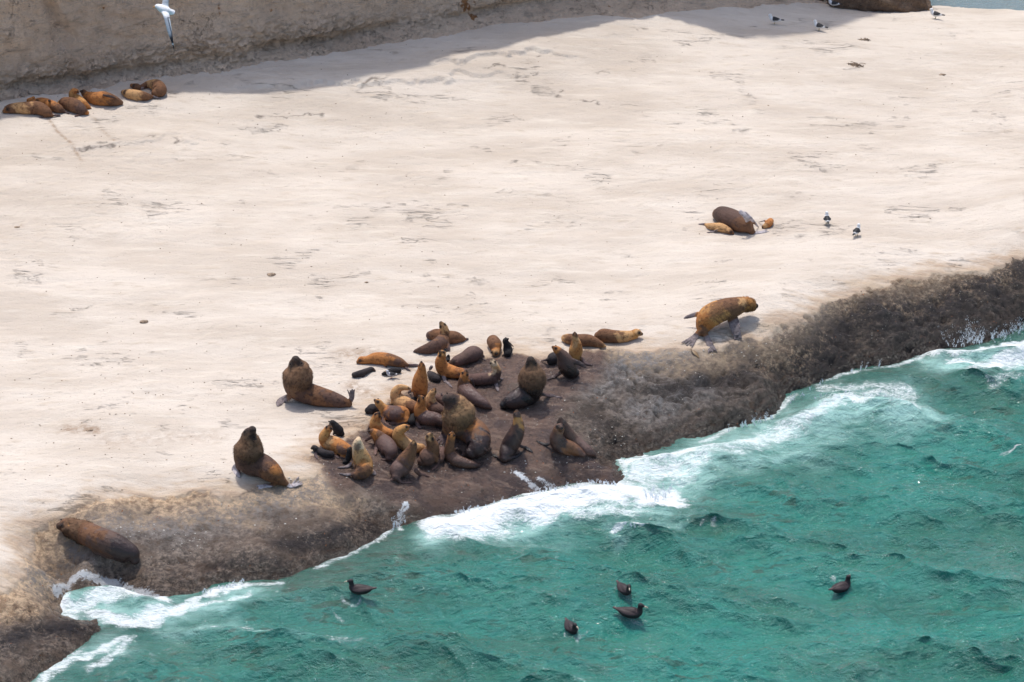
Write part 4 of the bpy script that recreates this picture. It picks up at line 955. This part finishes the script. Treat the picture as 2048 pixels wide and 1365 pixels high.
# ------------------------------------------------------------------ birds
def bird(loc, yaw, L, kind, label, cat, group, name, headyaw=0.0, legs=None, pitch=0.0):
    """built facing +X, L = length of body from breast to tail tip"""
    k = L / .8
    if kind == 'petrel':
        sp = [(-.44,0,.21,.02),(-.34,0,.18,.07),(-.22,0,.135,.125),(-.04,0,.12,.165),(.12,0,.125,.16),(.22,0,.17,.12)]
    else:
        sp = [(-.42,0,.11,.02),(-.30,0,.12,.06),(-.16,0,.12,.11),(0,0,.13,.145),(.12,0,.15,.14),(.20,0,.20,.11)]
    neck = [(.25,0,.25,.085),(.265,0,.33,.072),(.28,0,.385,.074)] if kind == 'petrel' else [(.23,0,.265,.09),(.245,0,.315,.078),(.26,0,.36,.08)]
    P = np.array(sp + neck) * k
    cr = crom(P, 6); pcs = [sweep(cr[:, :3], np.maximum(cr[:, 3], .008), 16)]
    hz = P[-1][:3]
    cy, sy = math.cos(headyaw), math.sin(headyaw)
    hd = np.array([cy, sy, -.18 if kind == 'petrel' else -.05])
    pcs.append(sweep([hz - hd * .02 * k, hz + hd * .05 * k, hz + hd * .085 * k], np.array([.072, .058, .034] if kind == 'petrel' else [.08, .06, .03]) * k, 12))
    for sg in (-1, 1):                       # folded wings
        w_ = crom(np.array([(.16, sg * .095, .17, .08), (0, sg * .15, .18, .09), (-.2, sg * .115, .185, .07), (-.40, sg * .03, .19, .03), (-.52, sg * .012, .215, .012)] if kind == 'petrel' else
                  [(.14, sg * .08, .15, .06), (0, sg * .13, .17, .085), (-.2, sg * .075, .14, .05), (-.4, sg * .03, .125, .025), (-.52, sg * .02, .115, .01)]) * k, 4)
        pcs.append(sweep(w_[:, :3], w_[:, 3], 10, True, np.full(len(w_), .03 * k), (0, sg * .6, .8)))
    me = fuse(pcs, .010 if L > .6 else .0075, 2); V = mverts(me) / k
    x, y, z = V.T
    if kind == 'petrel':
        c = np.tile(np.array([.032, .020, .022]), (len(V), 1)) * (.6 + .9 * fbm(x * 18 + y * 7, z * 18, 3, 8))[:, None]
        m = sst(.22, .33, z)[:, None]; c = c * (1 - m) + np.array([.018, .013, .015]) * m
        m = (sst(-.3, -.5, x) * .5)[:, None]; c = c * (1 - m) + np.array([.13, .075, .07]) * m
    else:
        c = np.tile(np.array([.80, .80, .79]), (len(V), 1))
        if kind == 'grey': c[:] = (.52, .53, .57)
        back = sst(.135, .16, z) * sst(.13, .08, x) * sst(-.55, -.5, x)
        back = np.maximum(back, sst(.10, .125, np.abs(y)) * sst(.12, .06, x) * sst(.09, .13, z))
        back = np.maximum(back, sst(-.33, -.40, x) * (z > .10))
        c = c * (1 - back[:, None]) + np.array([.018, .018, .021]) * back[:, None]
        wl = np.exp(-((x + .30) / .022) ** 2) * (z > .09); c = c * (1 - wl[:, None]) + .8 * wl[:, None]
    V2 = V * k
    cattr(me, "col", c); attr(me, "wet", np.full(len(V), .25 if kind == 'petrel' else 0))
    me.name = name
    o = link(name, me, FEATH); tag(o, label, cat, group)
    o.location = loc; o.rotation_euler = (0, pitch, yaw)
    def part(nm, pcs_, mat):
        vs, fs, of = [], [], 0
        for a in pcs_:
            vs.append(a[0]); fs += [[i + of for i in f] for f in a[1] + a[2]]; of += len(a[0])
        m = bpy.data.meshes.new(nm); m.from_pydata(np.vstack(vs).tolist(), [], fs); m.update()
        m.polygons.foreach_set("use_smooth", np.ones(len(m.polygons), bool))
        return link(nm, m, mat, o)
    b0 = hz + hd * .075 * k; bl = (.125 if kind == 'petrel' else .075) * k; br = (.026 if kind == 'petrel' else .016) * k
    part("bill", [sweep([b0, b0 + hd * bl * .6, b0 + hd * bl * .92 + np.array([0, 0, -.006 * k]), b0 + hd * bl + np.array([0, 0, -.022 * k])], [br, br * .8, br * .6, br * .3], 8)], BILL_P if kind == 'petrel' else BILL_Y)
    sd3 = np.array([-sy, cy, 0])
    for sg in (-1, 1):
        e = hz + hd * .035 * k + sd3 * sg * .05 * k + np.array([0, 0, .012 * k])
        part("eye", [sweep([e, e + sd3 * .001], [.009 * k] * 2, 6)], EYE)
    if legs:
        for sg in (-1, 1):
            part("leg", [sweep([(-.02 * k, sg * .04 * k, .02), (0, sg * .045 * k, -.06 * k), (0, sg * .045 * k, -.155 * k)], [.013 * k] * 3, 6),
                         sweep([(-.01 * k, sg * .045 * k, -.158 * k), (.07 * k, sg * .05 * k, -.16 * k)], [.014 * k, .034 * k], 6, True, np.array([.006, .004]) * k, (0, 0, 1))], legs)
    return o

fe = N("feathers")
P = fe.pos(obj=True); ft = fe.noise(fe.pos((1, 1, 2.5), obj=True), 26, 4, .65)
fcol = fe.mix(fe.rng(ft, .4, .66), fe.at("col", 'Color'), fe.mix(1.0, fe.at("col", 'Color'), (.82, .81, .82), 'MULTIPLY'))
FEATH = fe.out(fcol, .6, fe.bump(ft, .4, .015), .35)

PG = 'dark petrels floating near the rock'
def on_sea(px, py, dz=0):
    p = unz(px, py, 0)
    for _ in range(4): p = unz(px, py, seaz(p[0], p[1]) + dz)
    p[2] = seaz(p[0], p[1]); return p
R_ = math.radians
for px, py, yaw, L, hy, lab in (
    (720, 1199, 172, .80, 0, 'dark petrel floating nearest the rock, facing left with pale bill'),
    (1249, 1190, -60, .72, -.45, 'dark petrel facing the camera with head tucked to one side, above the swimming pair'),
    (1262, 1229, -14, .86, 0, 'dark petrel in profile facing right, pale hooked bill, in the middle of the bay'),
    (1143, 1260, -68, .74, .2, 'dark petrel coming towards the camera, lowest bird on the water'),
    (1683, 1172, 38, .80, .6, 'dark petrel alone far out on the right, head raised and turned away')):
    p = on_sea(px, py)
    p[2] -= .03
    bird(p, R_(yaw), L, 'petrel', lab, 'petrel', PG, 'giant_petrel', hy, LEG_D if px == 1683 else None)

GG = 'black backed gulls standing on the sand'
for px, py, yaw, L, kind, lab in (
    (1549, 49, 185 - 15, .60, 'gull', 'black backed gull standing in the shadow at the top, leftmost on the sand'),
    (1638, 62, 150, .60, 'gull', 'black backed gull on sunlit sand just outside the upper shadow'),
    (1667, 16, 165, .56, 'gull', 'black backed gull standing in front of the large brown boulder'),
    (1871, 38, 160, .60, 'gull', 'black backed gull near the far shore, rightmost at the top'),
    (1654, 449, 92, .58, 'gull', 'black backed gull seen from behind on open sand, the one further left'),
    (1713, 473, 65, .58, 'gull', 'black backed gull on open sand, walking to the right of its companion'),
    (783, 757, 188, .42, 'grey', 'small grey headed gull with pink legs beside a black pup'),
    (1556, 3, 170, .60, 'gull', 'gull cut off by the top edge of the photo above the shadow')):
    k = L / .8
    p = ung(px, py, 0)
    p = p + np.array([0, 0, .155 * k])
    bird(p, R_(yaw), L, kind, lab, 'gull', GG if kind == 'gull' else None, 'gull', 0, LEG_R if kind == 'grey' else LEG_Y)

# the gull gliding past high over the sand, wings banked
def flying_gull():
    D = 76.0
    o3 = uny(330, 22, D * math.cos(TH))
    kk = 1 / pxm(o3)                                   # metres per photo pixel there
    rt = np.array([1., 0, 0]); dn = np.array([0, -.74, -.67]) / .926; tw = np.array([0, -.67, .74])
    def q(x, y, z=0): return o3 + rt * (x - 330) * kk + dn * (y - 22) * kk + tw * z
    def pc(L, thin=None, nrm=None):
        c_ = crom(np.array([(*q(x, y, z), r * kk) for x, y, z, r in L]), 6)
        if thin is None: return sweep(c_[:, :3], c_[:, 3], 14)
        return sweep(c_[:, :3], np.maximum(c_[:, 3], .01), 14, True, np.interp(np.linspace(0, 1, len(c_)), [0, 1], thin), nrm)
    body = pc([(343, 24, 0, 3.5), (337, 23, 0, 7.5), (329, 20, 0, 9), (321, 16, 0, 7.5), (315, 13, 0, 5.4), (312.5, 12.8, 0, 3.8)])
    tail = pc([(334, 22, 0, 5), (340, 24, 0, 6.5), (345, 25, 0, 6.0)], (.05, .012), tw + .2 * dn)
    low = pc([(330, 24, 0, 8.5), (334, 36, .05, 6.6), (338, 52, .02, 5.6), (342, 68, -.04, 4.4), (346, 82, -.1, 2.4), (349, 94, -.16, .8)], (.045, .010), tw + .35 * rt)
    upw = pc([(330, 20, 0, 7), (331, 4, .05, 6.5), (333, -14, .05, 6), (338, -34, 0, 4.5), (344, -52, -.1, 2), (347, -62, -.15, .8)], (.045, .010), tw + .35 * rt)
    me = fuse([body, tail, low, upw], .010, 2); V = mverts(me)
    rel = V - o3; yy = 22 + rel @ (-UPV) / kk; xx = 330 + rel @ rt / kk
    c = np.tile(np.array([.86, .86, .86]), (len(V), 1))
    off = np.abs(yy - 22)
    g_ = sst(12, 17, off)[:, None]; c = c * (1 - g_) + np.array([.50, .52, .56]) * g_
    ce = np.interp(yy, [24, 36, 52, 68, 82, 94], [331, 334, 338, 342, 346, 349])
    tr = (sst(1.0, 2.6, xx - ce) * sst(12, 16, off) * (yy > 22))[:, None]; c = c * (1 - tr) + np.array([.06, .07, .10]) * tr
    ed = (sst(3.2, 4.2, xx - ce) * sst(14, 18, off) * (yy > 22))[:, None]; c = c * (1 - ed) + .84 * ed
    b_ = sst(44, 56, off + (xx - ce) * .8)[:, None] * (yy > 22)[:, None]; c = c * (1 - b_) + np.array([.018, .015, .02]) * b_
    b2 = sst(48, 60, off)[:, None] * (yy < 22)[:, None]; c = c * (1 - b2) + np.array([.018, .015, .02]) * b2
    tp = (np.exp(-((yy - 90) / 1.6) ** 2))[:, None]; c = c * (1 - tp) + .8 * tp
    base = o3
    me.vertices.foreach_set("co", (V - base).astype(np.float32).ravel()); me.update()
    cattr(me, "col", c); attr(me, "wet", np.zeros(len(V))); me.name = "flying_gull"
    o = link("flying_gull", me, FEATH); o.location = base
    tag(o, 'white gull in flight with black wing tip, against the shaded cliff at the top left', 'gull')
    bl = pc([(311, 13.5, 0, 1.7), (308, 14, 0, 1.4), (306, 14.8, 0, .7)])
    m = bpy.data.meshes.new("bill"); m.from_pydata((bl[0] - base).tolist(), [], [list(f) for f in bl[1] + bl[2]]); m.update(); link("bill", m, BILL_Y, o)
    for z in (-1, 1):
        e = q(315, 11.5, z * 3.6 * kk); a = sweep([e, e + tw * .001], [.011, .011], 6)
        m = bpy.data.meshes.new("eye"); m.from_pydata((a[0] - base).tolist(), [], [list(f) for f in a[1] + a[2]]); m.update(); link("eye", m, EYE, o)
flying_gull()

# ------------------------------------------------------------------ rocks, weed, shells, spray
def rockmesh(name, size, seed, sub=5):
    import bmesh
    bm = bmesh.new(); bmesh.ops.create_icosphere(bm, subdivisions=sub, radius=1)
    V = np.array([v.co[:] for v in bm.verts])
    n = (fbm(V[:, 0] * 1.6 + V[:, 2] * 1.1 + seed, V[:, 1] * 1.6 + V[:, 2], 4, seed) - .5) * .7 + (fbm(V[:, 0] * 6 + V[:, 2] * 5, V[:, 1] * 6 - V[:, 2] * 4, 3, seed + 1) - .5) * .22
    V = V * (1 + n)[:, None] * np.array(size)
    for v, p in zip(bm.verts, V): v.co = p
    m = bpy.data.meshes.new(name); bm.to_mesh(m); bm.free()
    m.polygons.foreach_set("use_smooth", np.ones(len(m.polygons), bool)); return m
bo = N("dark_boulder"); P = bo.pos(obj=True)
b1 = bo.noise(P, 2.2, 7, .68); b2 = bo.noise(P, 9, 6, .72)
bc = bo.mix(bo.rng(b1, .38, .64), (.13, .08, .052), (.22, .15, .10)); bc = bo.mix(bo.rng(b2, .54, .64), bc, (.06, .045, .035))
BOULD = bo.out(bc, .85, bo.bump(bo.mth('ADD', b1, b2), .9, .12), .3)
sp_ = N("pale_brown_stone"); P = sp_.pos(obj=True); b1 = sp_.noise(P, 9, 6, .68)
STONE = sp_.out(sp_.mix(sp_.rng(b1, .4, .62), (.34, .25, .17), (.12, .085, .06)), .9, sp_.bump(b1, .9, .04))

for px, py, wpx, hz, lab, rz in ((1752, -6, 205, 1.05, 'large brown boulder beside the far water at the top of the photo', .05),
                                  (1570, -10, 150, .85, 'second brown boulder cut off by the top edge, further left', -.1)):
    p = unz(px, py, .9)
    wm = wpx / pxm(p) / 2
    m = rockmesh("boulder", (wm * .98, 1.1, hz), int(px) % 17)
    o = link("boulder", m, BOULD); o.location = (p[0], p[1] + .2, .75); o.rotation_euler = (0, 0, rz); tag(o, lab, 'boulder')

for px, py, wpx, lab in ((288, 644, 22, 'small dark brown stone alone on the left sand'), (1712, 131, 32, 'tangle of dry brown weed on the upper right sand'),
                         (1729, 80, 20, 'small scrap of dry weed above the bigger tangle'), (34, 455, 14, 'small grey stone at the left edge of the sand'),
                         (180, 861, 18, 'low brown lump in the stained sand at lower left'), (543, 550, 22, 'flat brown stone on the sand above the sitting bull'),
                         (733, 565, 10, 'tiny dark stone near the centre of the sand'), (1885, 150, 16, 'flat grey stone on the upper right sand')):
    p = ung(px, py, 0); wm = wpx * .8 / pxm(p) / 2
    weed = 'weed' in lab
    if weed:
        rsw = np.random.RandomState(int(px)); vs, fs, of = [], [], 0
        for _ in range(34):
            a = rsw.rand() * 6.28; st_ = np.array([rsw.randn() * wm * .4, rsw.randn() * wm * .35, .02]); pts_ = [st_]
            for q_ in range(4):
                a += rsw.randn() * .7; pts_.append(pts_[-1] + np.array([math.cos(a), math.sin(a) * .7, rsw.randn() * .35]) * wm * .28); pts_[-1][2] = abs(pts_[-1][2]) * .8
            c_ = crom(np.array([(*z_, .013) for z_ in pts_]), 3); s_ = sweep(c_[:, :3], c_[:, 3], 5)
            vs.append(s_[0]); fs += [[i + of for i in f] for f in s_[1] + s_[2]]; of += len(s_[0])
        m = bpy.data.meshes.new("dry_weed"); m.from_pydata(np.vstack(vs).tolist(), [], fs); m.update()
        o = link("dry_weed", m, STONE); o.location = p; tag(o, lab, 'seaweed')
    else:
        m = rockmesh("stone", (wm, wm * .8, wm * .3), int(px) % 13, 3)
        o = link("stone", m, STONE); o.location = p; tag(o, lab, 'stone')

# the loose brown kelp blade under the walking bull
def blade():
    a, b = ung(1383, 700, .03), ung(1398, 716, .03)
    c_ = crom(np.array([(*a, .02), (*((a + b) / 2 + [0, 0, .03]), .07), (*b, .02)]), 6)
    s_ = sweep(c_[:, :3], c_[:, 3], 10, True, np.full(len(c_), .012), (.2, -.4, .9))
    m = bpy.data.meshes.new("kelp_blade"); m.from_pydata((s_[0] - a).tolist(), [], [list(f) for f in s_[1] + s_[2]]); m.update()
    o = link("kelp_blade", m, KELP); o.location = a; tag(o, 'brown kelp blade lying on the rock below the walking bull', 'seaweed')
KELP = flat("brown_kelp", (.20, .12, .05), .5)
blade()

# loose pebbles and broken shells: too many to count
def scatter(name, n, area, smin, smax, mat, seed, label, flatk=.5, cond=None):
    r = np.random.RandomState(seed); vs, fs, of = [], [], 0
    base_v = np.array([(1, 0, 0), (-1, 0, 0), (0, 1, 0), (0, -1, 0), (0, 0, 1), (0, 0, -1)], float)
    base_f = [(0, 2, 4), (2, 1, 4), (1, 3, 4), (3, 0, 4), (2, 0, 5), (1, 2, 5), (3, 1, 5), (0, 3, 5)]
    for px, py, sprd in [(area[r.randint(len(area))]) for _ in range(n)]:
        p = ung(px + r.randn() * sprd, py + r.randn() * sprd * .45, 0)
        if p[2] < .12: continue
        s_ = smin + (smax - smin) * r.rand() ** 2.5
        b = base_v * (s_ * (.6 + .8 * r.rand(6, 1))); b[:, 2] *= flatk; b[:, 1] *= .7
        a = r.rand() * 6.28; cs, sn = math.cos(a), math.sin(a)
        b = np.stack([b[:, 0] * cs - b[:, 1] * sn, b[:, 0] * sn + b[:, 1] * cs, b[:, 2]], 1)
        vs.append(b + p + [0, 0, s_ * .2]); fs += [[i + of for i in f] for f in base_f]; of += 6
    m = bpy.data.meshes.new(name); m.from_pydata(np.vstack(vs).tolist(), [], fs); m.update()
    o = link(name, m, mat); tag(o, label, name.replace('_', ' '), kind='stuff')
SHELL = flat("bleached_shell", (.78, .74, .66), .6)
sarea = [(330, 1085, 60), (380, 1080, 25), (250, 1060, 30), (900, 960, 90), (1000, 900, 80), (1150, 930, 70), (1000, 830, 90), (700, 940, 60), (1300, 760, 120), (1450, 740, 90), (600, 1060, 90), (1200, 870, 60), (1500, 700, 60), (1100, 1000, 60)]
scatter("shell_fragments", 520, sarea, .008, .040, SHELL, 3, 'white broken shells strewn over the wet rock')
parea = [(x, y, 130) for x in range(50, 2050, 160) for y in range(150, 720, 90)] + [(x, y, 60) for x in range(40, 600, 80) for y in (760, 840, 920)]
scatter("pebbles", 1500, parea, .010, .040, STONE, 5, 'small pebbles and crumbs of rock scattered over the sand', .5)

# spray thrown up where the swell hits the rock
SPR = flat("white_spray", (.88, .91, .93), .6, .05)
def spray():
    r = np.random.RandomState(8); vs, fs, of = [], [], 0
    bv = np.array([(1, 0, 0), (-1, 0, 0), (0, 1, 0), (0, -1, 0), (0, 0, 1), (0, 0, -1)], float); bf = [(0, 2, 4), (2, 1, 4), (1, 3, 4), (3, 0, 4), (2, 0, 5), (1, 2, 5), (3, 1, 5), (0, 3, 5)]
    for x0, y0, x1, y1, n, hmax, jit in ((1895, 690, 1965, 682, 1300, .85, .16), (1700, 742, 1760, 733, 130, .3, .1), (1500, 850, 1545, 838, 350, .45, .12), (1450, 864, 1500, 850, 120, .3, .1), (1985, 682, 2048, 655, 900, .5, .2),
                                        (785, 1055, 812, 1040, 260, .4, .1), (1060, 995, 1240, 972, 900, .22, .14), (900, 1030, 1060, 1000, 700, .16, .16), (1290, 1000, 1345, 985, 600, .38, .22), (120, 1160, 240, 1160, 420, .16, .12), (400, 1185, 490, 1165, 300, .14, .08), (1225, 1068, 1285, 1064, 260, .10, .1), (1620, 800, 1800, 795, 300, .1, .2), (1575, 808, 1650, 765, 200, .22, .1)):
        for _j in range(max(4, n // 22)):
            t = r.rand(); p0 = unz(x0 + (x1 - x0) * t, y0 + (y1 - y0) * t, 0) + np.array([0, r.randn() * jit, 0])
            p0[2] = max(0, seaz(p0[0], p0[1])); hj = hmax * (.25 + .75 * r.rand() ** 1.5); lx, ly = r.randn() * .35, r.randn() * .25
            for _ in range(22):
                h_ = hj * r.rand() ** 1.3; sp2 = .012 + .05 * h_ / max(hj, .05) * hj
                p = p0 + np.array([lx * h_ + r.randn() * sp2, ly * h_ + r.randn() * sp2, h_ + .01])
                s_ = (.004 + .011 * r.rand() ** 2) * (1.2 - .6 * h_ / hj)
                b = bv * s_; b[:, 2] *= 1.5 + 3.0 * r.rand()
                vs.append(b + p); fs += [[i + of for i in f] for f in bf]; of += 6
    m = bpy.data.meshes.new("sea_spray"); m.from_pydata(np.vstack(vs).tolist(), [], fs); m.update()
    o = link("sea_spray", m, SPR); tag(o, 'white droplets thrown up where the swell hits the rock', 'spray', kind='stuff')
spray()
